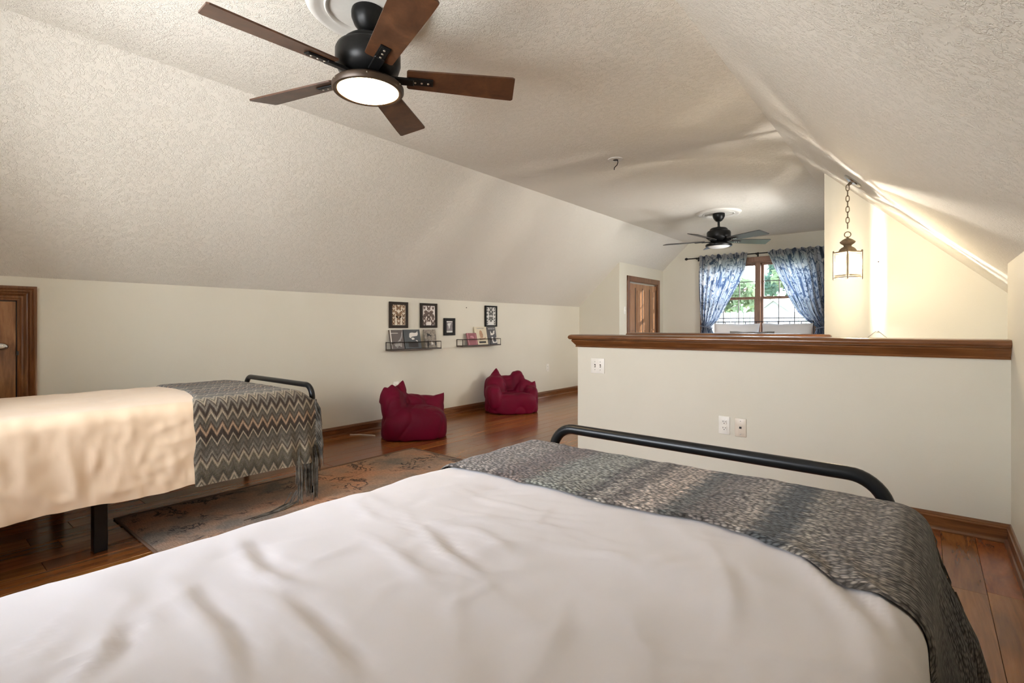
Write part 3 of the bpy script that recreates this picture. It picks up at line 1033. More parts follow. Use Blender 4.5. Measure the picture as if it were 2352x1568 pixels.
def picture(y0, y1, z0, z1, bw, fmat, paper, label, dep=0.022):
    t = thing('picture_frame', label, 'picture', (FX, (y0 + y1) / 2, z0), 'framed pictures on the left wall')
    m = MB()
    m.rbox(FX, FX + dep, y0, y0 + bw, z0, z1, 0.002, 1)
    m.rbox(FX, FX + dep, y1 - bw, y1, z0, z1, 0.002, 1)
    m.rbox(FX, FX + dep, y0 + bw, y1 - bw, z0, z0 + bw, 0.002, 1)
    m.rbox(FX, FX + dep, y0 + bw, y1 - bw, z1 - bw, z1, 0.002, 1)
    obj('frame', m, fmat, t)
    p = obj('print', MB().box(FX, FX + 0.010, y0 + bw - 0.002, y1 - bw + 0.002, z0 + bw - 0.002, z1 - bw + 0.002), paper, t)
    return t, p, FX + 0.0106


t, p, px = picture(3.334, 3.576, 1.027, 1.303, 0.030, M_FRAME, M_CREAM, 'framed butterfly chart on cream paper, left end above the longer shelf')
m = MB()
yc = 3.455
butterfly(m, yc, 1.238, 0.085, px, 1, 0.9)
butterfly(m, yc, 1.165, 0.10, px, 1, 0.9)
butterfly(m, yc, 1.125, 0.062, px)
butterfly(m, yc, 1.078, 0.05, px)
for zz in (1.252, 1.205, 1.155, 1.112, 1.075):
    for sg in (-1, 1):
        butterfly(m, yc + sg * 0.066, zz, 0.042, px, 1, 1.2)
obj('butterflies', m, M_MOTH_A, p, fixn=False)
t, p, px = picture(3.753, 3.999, 1.028, 1.302, 0.028, M_FRAME, M_PINKP, 'framed moth chart with one wide grey moth, right end above the longer shelf')
m = MB()
yc = 3.876
butterfly(m, yc, 1.245, 0.062, px)
butterfly(m, yc, 1.190, 0.175, px, -1, 0.55)
butterfly(m, yc, 1.148, 0.065, px, -1)
butterfly(m, yc, 1.108, 0.06, px, 1, 0.7)
for zz, s_ in ((1.248, 0.036), (1.13, 0.045), (1.078, 0.07)):
    for sg in (-1, 1):
        butterfly(m, yc + sg * 0.064, zz, s_, px, 1, 1.2)
obj('moths', m, M_MOTH_B, p, fixn=False)
t, p, px = picture(4.108, 4.284, 0.938, 1.140, 0.034, M_FRAMEB, M_WHITEP, 'smallest black frame with a grey feather picture, hanging between the two shelves')
M_SEA = plain('print_grey_wash', (0.27, 0.25, 0.26), 0.8, var=0.3, scale=25)
im = obj('photo', MB().box(px - 0.001, px, 4.144, 4.248, 0.990, 1.092), M_SEA, p)
m = MB()
fe = [(4.165, 1.070), (4.185, 1.082), (4.205, 1.080), (4.228, 1.084), (4.215, 1.068), (4.205, 1.05), (4.200, 1.025), (4.190, 1.012), (4.188, 1.03), (4.180, 1.05), (4.172, 1.055)]
m.add([(px + 0.0006, a, b) for a, b in fe], [tuple(range(len(fe)))])
obj('feather', m, M_WHITEP, p, fixn=False)
t, p, px = picture(4.819, 5.045, 1.039, 1.307, 0.020, M_FRAMEB, M_WHITEP, 'framed butterfly chart in thin black frame above the shorter shelf')
m = MB()
yc = 4.932
butterfly(m, yc, 1.255, 0.07, px)
butterfly(m, yc, 1.205, 0.10, px, 1, 0.8)
butterfly(m, yc, 1.15, 0.10, px, -1, 0.6)
butterfly(m, yc, 1.115, 0.05, px)
for zz in (1.268, 1.235, 1.19, 1.14, 1.105, 1.075):
    for sg in (-1, 1):
        butterfly(m, yc + sg * 0.07, zz, 0.034, px, 1, 1.1)
obj('butterflies', m, M_MOTH_C, p, fixn=False)

# ------------------------------------------------------------------ picture ledges with books
M_LEDGE = plain('dark_shelf_wood', (0.05, 0.033, 0.022), 0.45)
M_WIRE = plain('dark_wire', (0.03, 0.024, 0.02), 0.4, 0.6)


def ledge(y0, y1, zb, label, dep=0.105, hgt=0.085):
    t = thing('wall_shelf', label, 'shelf', (FX, (y0 + y1) / 2, zb), 'wire fronted ledges on the left wall')
    obj('board', MB().rbox(FX, FX + dep, y0, y1, zb, zb + 0.014, 0.002, 1), M_LEDGE, t)
    r = 0.0042
    x1 = FX + dep - 0.005
    m = MB()
    m.tube([(x1, y0 + 0.005, zb + 0.012), (x1, y0 + 0.005, zb + hgt), (x1, y1 - 0.005, zb + hgt), (x1, y1 - 0.005, zb + 0.012)], r, 6)
    obj('front_rail', m, M_WIRE, t)
    ym = y0 + 0.72 * (y1 - y0)
    obj('rail_post', MB().tube([(x1, ym, zb + 0.012), (x1, ym, zb + hgt)], r, 6), M_WIRE, t)
    for y in (y0 + 0.005, y1 - 0.005):
        obj('side_rail', MB().tube([(FX + 0.002, y, zb + hgt), (x1, y, zb + hgt)], r, 6), M_WIRE, t)
        obj('back_post', MB().tube([(FX + 0.005, y, zb + 0.012), (FX + 0.005, y, zb + hgt)], r, 6), M_WIRE, t)
    return zb + 0.0142


def book(y0, y1, zb, h, cover, label, tilt=11, thick=0.014, base_x=0.056, prints=()):
    # leans back against the wall; prints: (material, [(u, v)...]) in cover fractions
    t = thing('book', label, 'book', (FX + base_x, (y0 + y1) / 2, zb), 'books on the wall shelves')
    M = Matrix.Translation((FX + base_x, 0, zb)) @ Matrix.Rotation(math.radians(-tilt), 4, 'Y')
    # sits on its lower back edge
    obj('pages', MB().box(-thick + 0.002, -0.002, y0 + 0.002, y1 - 0.003, 0.004, h - 0.003, M), M_PAPER, t)
    c = MB()
    c.box(-0.002, 0, y0, y1, 0.001, h, M)
    c.box(-thick, -thick + 0.002, y0, y1, 0.001, h, M)
    c.box(-thick, 0, y0 - 0.002, y0, 0.001, h, M)
    cv = obj('cover', c, cover, t)
    for nm, mt, polys in prints:
        for pl in polys:
            q = MB().add([tuple(M @ Vector((0.0006, y0 + a * (y1 - y0), b * h))) for a, b in pl], [tuple(range(len(pl)))])
            obj(nm, q, mt, cv, fixn=False)
    return t


R_ = lambda a, b, c, d: [(a, b), (c, b), (c, d), (a, d)]
P_LIGHT = plain('print_pale', (0.72, 0.68, 0.62), 0.7)
P_GREY = plain('print_grey', (0.33, 0.31, 0.29), 0.7, var=0.5, scale=50)
P_DARK = plain('print_dark', (0.04, 0.035, 0.032), 0.7)
P_SKIN = plain('print_sepia', (0.42, 0.25, 0.15), 0.7, var=0.3, scale=60)
P_PINK = plain('print_pink', (0.48, 0.22, 0.24), 0.7)
C_BROWN = plain('cover_dark_brown', (0.09, 0.068, 0.056), 0.45)
C_TEAL = plain('cover_charcoal', (0.028, 0.034, 0.035), 0.4)
C_TAUPE = plain('cover_taupe', (0.24, 0.20, 0.155), 0.55, var=0.5, scale=35)
C_ROSE = plain('cover_dusty_rose', (0.27, 0.085, 0.095), 0.55)
C_CREAM = plain('cover_cream', (0.64, 0.56, 0.40), 0.55)
C_BLACK = plain('cover_black', (0.055, 0.048, 0.045), 0.45)

zb = ledge(3.292, 3.985, 0.792, 'longer dark wire fronted shelf holding three books under two framed charts')
book(3.328, 3.500, zb, 0.205, C_BROWN, 'dark brown book with pale stripe at the left end of the longer shelf', prints=[
    ('title_band', P_LIGHT, [R_(0.10, 0.81, 0.62, 0.84), R_(0.02, 0.03, 0.09, 0.99)]),
    ('cover_figure', P_GREY, [[(0.70, 0.5), (0.80, 0.62), (0.97, 0.97), (1.0, 0.97), (0.9, 0.62), (0.78, 0.42), (0.5, 0.38)], [(0.2, 0.28), (0.45, 0.36), (0.7, 0.3), (0.85, 0.34), (0.8, 0.08), (0.6, 0.18), (0.45, 0.05), (0.3, 0.16)]])])
book(3.512, 3.735, zb, 0.207, C_TEAL, 'charcoal book with a pale animal shape in the middle of the longer shelf', prints=[
    ('cover_figure', P_LIGHT, [[(0.32, 0.74), (0.36, 0.82), (0.50, 0.84), (0.66, 0.82), (0.78, 0.84), (0.84, 0.92), (0.86, 0.76), (0.80, 0.66), (0.62, 0.64), (0.46, 0.62), (0.38, 0.54), (0.30, 0.60)], [(0.42, 0.55), (0.52, 0.58), (0.62, 0.53), (0.60, 0.47), (0.46, 0.46)], [(0.66, 0.43), (0.76, 0.43), (0.82, 0.36), (0.74, 0.37)]]),
    ('cover_band', P_DARK, [R_(0.22, 0.05, 0.80, 0.34)])])
book(3.798, 3.965, zb, 0.206, C_TAUPE, 'taupe mottled book at the right end of the longer shelf', tilt=10, prints=[
    ('cover_figure', P_DARK, [[(0.18, 0.80), (0.32, 0.78), (0.60, 0.66), (0.55, 0.60), (0.36, 0.66), (0.24, 0.60)], [(0.16, 0.36), (0.3, 0.4), (0.34, 0.2), (0.26, 0.06), (0.12, 0.10)], [(0.84, 0.3), (0.94, 0.36), (0.96, 0.18), (0.8, 0.08)]]),
    ('cover_highlight', P_LIGHT, [[(0.5, 0.36), (0.56, 0.38), (0.72, 0.18), (0.5, 0.16)]])])
zb = ledge(4.322, 5.022, 0.802, 'shorter dark wire fronted shelf holding pink cream and black books')
book(4.455, 4.622, zb, 0.150, C_ROSE, 'small dusty pink book on the shorter shelf', tilt=14, base_x=0.075, prints=[
    ('cover_figure', P_PINK, [[(0.25, 0.65), (0.4, 0.78), (0.62, 0.76), (0.72, 0.6), (0.6, 0.55), (0.45, 0.62)], R_(0.04, 0.02, 0.10, 0.98), R_(0.86, 0.06, 0.90, 0.9)])])
book(4.615, 4.830, zb, 0.225, C_CREAM, 'cream book with a sepia portrait in the middle of the shorter shelf', tilt=11, base_x=0.058, prints=[
    ('portrait', P_SKIN, [[(0.40, 0.38), (0.34, 0.56), (0.36, 0.74), (0.46, 0.82), (0.58, 0.74), (0.64, 0.56), (0.62, 0.38)], [(0.30, 0.36), (0.72, 0.36), (0.84, 0.42), (0.84, 0.30), (0.34, 0.26)]]),
    ('title_band', P_GREY, [R_(0.18, 0.895, 0.80, 0.93)]),
    ('name_band', P_DARK, [R_(0.24, 0.08, 0.82, 0.19)])])
book(4.838, 5.005, zb, 0.222, C_BLACK, 'black book with a pale pointed figure at the right end of the shorter shelf', tilt=11, base_x=0.058, prints=[
    ('cover_figure', P_LIGHT, [[(0.36, 0.80), (0.46, 0.66), (0.60, 0.62), (0.72, 0.78), (0.88, 0.80), (0.80, 0.60), (0.56, 0.52), (0.34, 0.52)], [(0.4, 0.42), (0.6, 0.42), (0.56, 0.18), (0.72, 0.12), (0.92, 0.16), (0.9, 0.4), (0.98, 0.42), (0.98, 0.08), (0.5, 0.06)]]),
    ('title_band', P_GREY, [R_(0.14, 0.87, 0.92, 0.93)])])

tag(obj('nail', MB().lathe([(0.0, 0), (0.006, 0.0), (0.006, 0.004), (0.0, 0.006)], (XL, 4.492, 1.271), 10, KM), M_DARKSLOT), 'tiny dark nail head in the wall between the upper pictures', 'nail')

# ------------------------------------------------------------------ outlets and switches


def plate(kind, name, label, cat, c, axis, w_=0.070, h=0.115, mat=None):
    # axis 'x': plate on a wall facing +x ; 'y': facing -y
    t = thing(name, label, cat, c)
    def P(a, d, zz):
        return (c[0] + d, c[1] + a, c[2] + zz) if axis == 'x' else (c[0] + a, c[1] - d, c[2] + zz)
    def bx(m, a0, a1, d0, d1, z0, z1, r=0.0015):
        (x0, y0, zz0), (x1, y1, zz1) = P(a0, d0, z0), P(a1, d1, z1)
        return m.rbox(min(x0, x1), max(x0, x1), min(y0, y1), max(y0, y1), zz0, zz1, r, 2)
    pl = obj('wall_plate', bx(MB(), -w_ / 2, w_ / 2, 0.0, 0.006, -h / 2, h / 2, 0.0028), mat or M_WHITE, t, smooth=True)
    if kind == 'outlet':
        for zz in (0.02, -0.02):
            s_ = obj('socket', bx(MB(), -0.0165, 0.0165, 0.005, 0.0078, zz - 0.0135, zz + 0.0135, 0.0026), mat or M_WHITE, t)
            q = MB()
            bx(q, -0.0085, -0.0055, 0.0074, 0.0081, zz - 0.001, zz + 0.009, 0.0002)
            bx(q, 0.0055, 0.0085, 0.0074, 0.0081, zz - 0.0005, zz + 0.008, 0.0002)
            bx(q, -0.003, 0.003, 0.0074, 0.0081, zz - 0.010, zz - 0.005, 0.0002)
            obj('slots', q, M_DARKSLOT, s_)
    if kind == 'cable':
        obj('jack', bx(MB(), -0.007, 0.007, 0.005, 0.0085, -0.0065, 0.0065, 0.0005), M_DARKSLOT, t)
        for zz in (0.042, -0.042):
            obj('screw', bx(MB(), -0.003, 0.003, 0.005, 0.0072, zz - 0.003, zz + 0.003, 0.0008), M_STEEL, t)
    if kind == 'switch2' or kind == 'switch':
        for a in ((-0.023, 0.023) if kind == 'switch2' else (0.0,)):
            s_ = obj('toggle', bx(MB(), a - 0.004, a + 0.004, 0.004, 0.017, -0.008, 0.006, 0.0015), mat or M_WHITE, t)
            obj('slot', bx(MB(), a - 0.006, a + 0.006, 0.005, 0.0066, -0.012, 0.012, 0.0004), M_DARKSLOT if kind == 'switch2' else (mat or M_WHITE), t)
            for zz in (0.03, -0.03):
                obj('screw', bx(MB(), a - 0.0025, a + 0.0025, 0.005, 0.0071, zz - 0.0025, zz + 0.0025, 0.0008), M_STEEL, t)
    return t


M_IVORY = plain('ivory_plastic', (0.66, 0.58, 0.48), 0.35)
plate('switch2', 'light_switch', 'white double light switch plate on the half wall below the rail', 'light switch', (-1.948, YP0, 0.746), 'y', 0.116, 0.114)
plate('outlet', 'wall_outlet', 'white double outlet on the half wall above the bed rail', 'outlet', (-1.020, YP0, 0.408), 'y')
plate('cable', 'cable_plate', 'beige cable jack plate beside the white outlet on the half wall', 'wall plate', (-0.921, YP0, 0.404), 'y', 0.069, 0.116, M_IVORY)
o1 = plate('outlet', 'wall_outlet', 'white outlet with plug on the left wall behind the nearer bean bag', 'outlet', (XL, 3.425, 0.405), 'x')
obj('plug_adapter', MB().rbox(XL + 0.008, XL + 0.045, 3.408, 3.458, 0.352, 0.432, 0.004, 2), M_WHITE, o1)
plate('outlet', 'wall_outlet', 'white outlet on the left wall beyond the farther bean bag', 'outlet', (XL, 6.205, 0.43), 'x')
plate('switch', 'light_switch', 'white single light switch beside the closet door', 'light switch', (-3.65, 7.275, 1.29), 'x')
pts = [(-4.31, 2.84, 0.006), (-4.25, 2.90, 0.0045), (-4.19, 2.93, 0.0045), (-4.13, 2.96, 0.0045), (-4.09, 2.97, 0.0045)]
tag(obj('power_cord', MB().tube(pts, 0.004, 8), M_WHITE, smooth='all'), 'white cord lying on the floor at the nearer bean bag', 'cord')

# hook with hanging wire on the stairwell wall
hk = thing('wall_hook', 'clear adhesive hook with hanging wire on the stairwell wall', 'hook', (-0.292, YS, 1.02))
m = MB().rbox(-0.302, -0.282, YS - 0.004, YS, 1.005, 1.045, 0.0015, 1)
m.rbox(-0.296, -0.288, YS - 0.016, YS - 0.003, 1.005, 1.016, 0.002, 1)
obj('hook_body', m, M_WHITE, hk)
obj('wire', MB().tube([(-0.40, YS - 0.01, 0.915), (-0.293, YS - 0.012, 1.016), (-0.291, YS - 0.012, 1.016), (-0.185, YS - 0.01, 0.915)], 0.0012, 6), M_IRON, hk)
tag(obj('nail', MB().lathe([(0.0, 0), (0.005, 0.0), (0.005, 0.004), (0.0, 0.005)], (-0.285, YS, 1.531), 10, Matrix.Rotation(PI / 2, 4, 'X')), M_DARKSLOT), 'tiny dark nail head in the stairwell wall beside the lantern', 'nail')

# ------------------------------------------------------------------ rug
RX0, RX1, RY0, RY1 = -3.42, -1.95, 0.80, 2.86
nx_, ny_ = 40, 56
P = np.zeros((ny_ + 1, nx_ + 1, 3))
for j in range(ny_ + 1):
    for i in range(nx_ + 1):
        x = RX0 + (RX1 - RX0) * i / nx_
        y = RY0 + (RY1 - RY0) * j / ny_
        e = min(i, nx_ - i, j, ny_ - j)
        P[j, i] = (x, y, 0.0022 if e == 0 else 0.0085 + 0.0015 * mnoise.noise((x * 5, y * 5, 0)))
m = MB().grid(P)
rug = obj('rug', m, M_RUG, smooth='all', loc=((RX0 + RX1) / 2, (RY0 + RY1) / 2, 0))
tag(rug, 'worn brown and grey patterned rug on the wood floor between the beds', 'rug')
m = MB()
m.rbox(RX0 - 0.006, RX0 + 0.01, RY0, RY1, 0.0006, 0.0095, 0.003, 1)
m.rbox(RX1 - 0.01, RX1 + 0.006, RY0, RY1, 0.0006, 0.0095, 0.003, 1)
m.rbox(RX0 - 0.006, RX1 + 0.006, RY0 - 0.008, RY0 + 0.006, 0.0006, 0.0095, 0.003, 1)
m.rbox(RX0 - 0.006, RX1 + 0.006, RY1 - 0.006, RY1 + 0.008, 0.0006, 0.0095, 0.003, 1)
obj('binding', m, plain('rug_binding', (0.16, 0.095, 0.06), 0.95), rug)

# ------------------------------------------------------------------ beds
BED_GROUP = 'black metal bed frames under the slopes'


def bed_frame(label, xa, xb, yl, yr, zbar, yhead, br=0.085, rug_z=0.0):
    # xa, xb: foot rail ends; yl, yr their y; zbar: top tube centre
    t = thing('metal_bed', label, 'bed', ((xa + xb) / 2, (yl + yr) / 2, 0), BED_GROUP)
    r = 0.0175
    A, B = Vector((xa, yl, 0)), Vector((xb, yr, 0))
    e = (B - A).normalized()
    up = Vector((0, 0, 1))
    path = [A, A + up * 0.25]
    path += arc(A + e * br + up * (zbar - br), br, PI, PI / 2, 10, e, up)
    path += arc(B - e * br + up * (zbar - br), br, PI / 2, 0, 10, e, up)
    path += [B + up * 0.25, B + up * rug_z]
    obj('foot_rail', MB().tube(path, r, 16), M_BLACK, t, smooth='all')
    yh = yhead
    A2, B2 = Vector((xa, yh, 0)), Vector((xb, yh, 0))
    e2 = Vector((1, 0, 0))
    hz = 0.98
    path = [A2, A2 + up * 0.4] + arc(A2 + e2 * 0.12 + up * (hz - 0.12), 0.12, PI, PI / 2, 10, e2, up) + arc(B2 - e2 * 0.12 + up * (hz - 0.12), 0.12, PI / 2, 0, 10, e2, up) + [B2 + up * 0.4, B2]
    obj('head_rail', MB().tube(path, r, 16), M_BLACK, t, smooth='all')
    ym = 0.5 * (yl + yr)
    for x in (xa, xb):
        obj('side_rail', MB().rbox(x - 0.02, x + 0.02, yh, ym, 0.285, 0.335, 0.004), M_BLACK, t)
    for y in (yh + 0.012, ym - 0.012):
        obj('end_rail', MB().rbox(xa, xb, y - 0.015, y + 0.015, 0.285, 0.335, 0.004), M_BLACK, t)
    obj('center_rail', MB().rbox((xa + xb) / 2 - 0.02, (xa + xb) / 2 + 0.02, yh, ym, 0.285, 0.33, 0.004), M_BLACK, t)
    ys = 0.5 * (yh + ym)
    for x, ys in ((xa + 0.012, ys), ((xa + xb) / 2, ys - 0.55), (xb - 0.012, ys)):
        obj('leg', MB().rbox(x - 0.027, x + 0.027, ys - 0.027, ys + 0.027, 0.0, 0.29, 0.004), M_BLACK, t)
    n = 10
    for k in range(n):
        y = yh + 0.1 + (ym - yh - 0.2) * k / (n - 1)
        obj('slat', MB().rbox(xa + 0.005, xb - 0.005, y - 0.03, y + 0.03, 0.335, 0.345, 0.002, 1), M_BLACK, t)
    return t


def seg_dist(X, Y, pl):
    D = np.full(X.shape, 1e9)
    Tm = np.zeros(X.shape)
    n = len(pl) - 1
    for i in range(n):
        (x0, y0), (x1, y1) = pl[i], pl[i + 1]
        dx, dy = x1 - x0, y1 - y0
        L2 = dx * dx + dy * dy + 1e-9
        t = np.clip(((X - x0) * dx + (Y - y0) * dy) / L2, 0, 1)
        d = np.hypot(X - x0 - t * dx, Y - y0 - t * dy)
        b = d < D
        D = np.where(b, d, D)
        Tm = np.where(b, (i + t) / n, Tm)
    return D, Tm


def vnoise(X, Y, sx, sy, seed, octv=2):
    out = np.zeros(X.shape)
    amp = 1.0
    for o in range(octv):
        r = np.random.default_rng(seed + o)
        G = r.uniform(-1, 1, (64, 64))
        u, v = X * sx * 2 ** o + 17.3, Y * sy * 2 ** o + 9.1
        i, j = np.floor(u).astype(int), np.floor(v).astype(int)
        fu, fv = u - i, v - j
        fu, fv = fu * fu * (3 - 2 * fu), fv * fv * (3 - 2 * fv)
        g = lambda a, b: G[a % 64, b % 64]
        out += amp * ((g(i, j) * (1 - fu) + g(i + 1, j) * fu) * (1 - fv) + (g(i, j + 1) * (1 - fu) + g(i + 1, j + 1) * fu) * fv)
        amp *= 0.5
    return out


def profile_path(xL, xR, zt, zbL, zbR, rnd, ds, flL=None, flR=None):
    pts = []
    nL = max(2, int((zt - rnd - zbL) / ds))
    for k in range(nL):
        z = zbL + (zt - rnd - zbL) * k / nL
        pts.append((xL, z, -1.0, 0.0))
    na = max(5, int(rnd * 1.57 / ds))
    for k in range(na):
        a = PI - (PI / 2) * k / na
        pts.append((xL + rnd + rnd * math.cos(a), zt - rnd + rnd * math.sin(a), math.cos(a), math.sin(a)))
    nt_ = int((xR - xL - 2 * rnd) / ds)
    for k in range(nt_):
        pts.append((xL + rnd + (xR - xL - 2 * rnd) * k / nt_, zt, 0.0, 1.0))
    for k in range(na):
        a = PI / 2 - (PI / 2) * k / na
        pts.append((xR - rnd + rnd * math.cos(a), zt - rnd + rnd * math.sin(a), math.cos(a), math.sin(a)))
    nR = max(2, int((zt - rnd - zbR) / ds))
    for k in range(nR + 1):
        z = zt - rnd - (zt - rnd - zbR) * k / nR
        pts.append((xR, z, 1.0, 0.0))
    return np.array(pts)


def cloth(prof, y0, y1, ds, disp, off=0.0, foot_drop=0.0, rf=0.05, crown=0.0, corner=0.0):
    """sheet of cloth laid over a bed. y0 may be an array over the profile. Returns grid points and uvs"""
    S = len(prof)
    y0a = np.full(S, y0) if np.isscalar(y0) else np.asarray(y0)
    nT = int((y1 - y0a.min()) / ds) + 1
    t = np.linspace(0, 1, nT)[:, None]
    Y = y0a[None, :] + (y1 - y0a[None, :]) * t
    X = np.repeat(prof[None, :, 0], nT, 0)
    Z = np.repeat(prof[None, :, 1], nT, 0)
    NX = np.repeat(prof[None, :, 2], nT, 0)
    NZ = np.repeat(prof[None, :, 3], nT, 0)
    d = disp(X, Y, Z, NX, NZ) + off * (np.clip((Y - y0a[None, :]) / 0.016, 0.0, 1) ** 0.5 if off else 0.0) + (0.0012 if off else 0.0)
    X2, Z2 = X + NX * d, Z + NZ * d
    # rounded fall at the foot end
    yy = np.clip((Y - (y1 - rf)) / rf, 0, 1)
    fall = rf * (1 - np.sqrt(np.maximum(0, 1 - yy ** 2)))
    Z2 = Z2 - fall * np.clip(NZ, 0, 1)
    X2 = X2 - np.sign(NX) * fall * np.abs(NX) * corner
    P = np.stack([X2, Y, Z2], -1)
    sarc = np.concatenate([[0], np.cumsum(np.hypot(np.diff(prof[:, 0]), np.diff(prof[:, 1])))])
    U = np.repeat(sarc[None, :], nT, 0)
    UV = np.stack([U, Y], -1)
    if foot_drop > 0:
        n = max(2, int(foot_drop / ds))
        rows, uvs = [], []
        zb = prof[:, 1].min()
        for k in range(1, n + 1):
            r = P[-1].copy()
            r[:, 2] = np.maximum(r[:, 2] - foot_drop * k / n, zb)
            r[:, 1] += 0.004 * k / n
            rows.append(r)
            u = UV[-1].copy()
            u[:, 1] += foot_drop * k / n
            uvs.append(u)
        P = np.concatenate([P, np.array(rows)])
        UV = np.concatenate([UV, np.array(uvs)])
    return P, UV


def solid(o, th, offset=1.0):
    md = o.modifiers.new('thickness', 'SOLIDIFY')
    md.thickness = th
    md.offset = offset
    return o


# ---- bed in the foreground
B1 = dict(xL=-1.125, xR=0.0, zt=0.640, yf=1.50)
bed_frame('black metal bed frame of the nearest bed beside the half wall', -1.068, -0.072, 1.562, 1.532, 0.680, -0.53)
mt = obj('mattress', MB().rbox(-1.10, -0.03, -0.50, 1.485, 0.347, 0.618, 0.05, 4), M_MATT, loc=(-0.56, 0.5, 0.347), smooth=True)
tag(mt, 'white mattress of the nearest bed under its sheet', 'mattress', None)

RIDGES1 = [
    (0.013, 0.020, [(-0.960, 0.300), (-0.850, 0.285), (-0.74, 0.278), (-0.653, 0.262), (-0.56, 0.245)]),
    (-0.012, 0.016, [(-0.926, 0.325), (-0.816, 0.312), (-0.72, 0.306), (-0.653, 0.290), (-0.605, 0.275)]),
    (0.012, 0.020, [(-0.80, 0.365), (-0.665, 0.36), (-0.581, 0.350), (-0.50, 0.335)]),
    (-0.010, 0.016, [(-0.749, 0.395), (-0.665, 0.388), (-0.581, 0.378), (-0.50, 0.368)]),
    (0.012, 0.014, [(-0.900, 0.205), (-0.798, 0.172), (-0.75, 0.13)]),
    (-0.010, 0.014, [(-0.865, 0.225), (-0.79, 0.196)]),
    (0.006, 0.007, [(-0.837, 0.586), (-0.818, 0.428)]),
    (0.012, 0.016, [(-1.05, 0.43), (-0.93, 0.405), (-0.866, 0.392), (-0.789, 0.402), (-0.74, 0.43)]),
    (-0.010, 0.018, [(-1.0, 0.455), (-0.90, 0.428), (-0.80, 0.432)]),
    (0.010, 0.015, [(-0.87, 0.60), (-0.75, 0.580), (-0.672, 0.560), (-0.60, 0.545)]),
    (0.011, 0.014, [(-0.80, 0.69), (-0.744, 0.668), (-0.655, 0.630), (-0.573, 0.618), (-0.520, 0.69)]),
    (-0.009, 0.013, [(-0.744, 0.695), (-0.655, 0.655), (-0.590, 0.645)]),
    (0.009, 0.012, [(-0.78, 0.72), (-0.70, 0.745), (-0.646, 0.737), (-0.544, 0.705)]),
    (0.006, 0.008, [(-0.54, 0.537), (-0.537, 0.633)]),
    (0.012, 0.011, [(-0.80, 0.715), (-0.776, 0.735), (-0.762, 0.776), (-0.722, 0.803), (-0.667, 0.813)]),
    (0.007, 0.010, [(-0.86, 0.80), (-0.75, 0.811), (-0.626, 0.849), (-0.539, 0.876), (-0.44, 0.87)]),
    (0.007, 0.012, [(-0.95, 0.93), (-0.80, 0.90), (-0.68, 0.905), (-0.56, 0.95)]),
    (0.006, 0.010, [(-0.62, 0.78), (-0.5, 0.80), (-0.38, 0.86)]),
    (0.008, 0.010, [(-1.05, 0.70), (-0.93, 0.66), (-0.86, 0.66)]),
    (0.014, 0.020, [(-0.205, 1.06), (-0.175, 1.018), (-0.125, 0.943), (-0.07, 0.848), (-0.04, 0.72)]),
    (-0.010, 0.015, [(-0.16, 1.06), (-0.13, 1.0), (-0.085, 0.93), (-0.03, 0.82)]),
    (0.010, 0.014, [(-0.12, 1.06), (-0.08, 0.98), (-0.03, 0.88), (-0.01, 0.76)]),
    (0.008, 0.014, [(-0.32, 0.98), (-0.27, 0.90), (-0.22, 0.78), (-0.20, 0.68)]),
    (0.007, 0.02, [(-0.43, 0.66), (-0.38, 0.56), (-0.36, 0.46)]),
    (0.006, 0.02, [(-0.30, 0.62), (-0.26, 0.52), (-0.25, 0.42)]),
    (0.007, 0.018, [(-0.17, 0.70), (-0.14, 0.58), (-0.13, 0.48)]),
    (0.009, 0.02, [(-0.66, 0.22), (-0.58, 0.20), (-0.47, 0.20)]),
]
FLZ = np.array([0.0, 0.20, 0.298, 0.387, 0.443, 0.526, 0.60, 0.70])
FLX = np.array([0.112, 0.100, 0.087, 0.072, 0.051, 0.015, 0.0, 0.0])

_rr = random.Random(21)
for _ in range(34):
    x_, y_ = _rr.uniform(-1.05, -0.12), _rr.uniform(0.08, 1.0)
    a_ = _rr.choice([0.3, 0.9, -0.5, 1.4, -1.0]) + _rr.uniform(-0.3, 0.3)
    l_ = _rr.uniform(0.05, 0.16)
    bend = _rr.uniform(-0.5, 0.5)
    RIDGES1.append((_rr.uniform(0.003, 0.0065) * _rr.choice([1, 1, -1]), _rr.uniform(0.006, 0.012), [(x_, y_), (x_ + l_ * math.cos(a_), y_ + l_ * math.sin(a_)), (x_ + l_ * (math.cos(a_) + math.cos(a_ + bend)), y_ + l_ * (math.sin(a_) + math.sin(a_ + bend)))]))


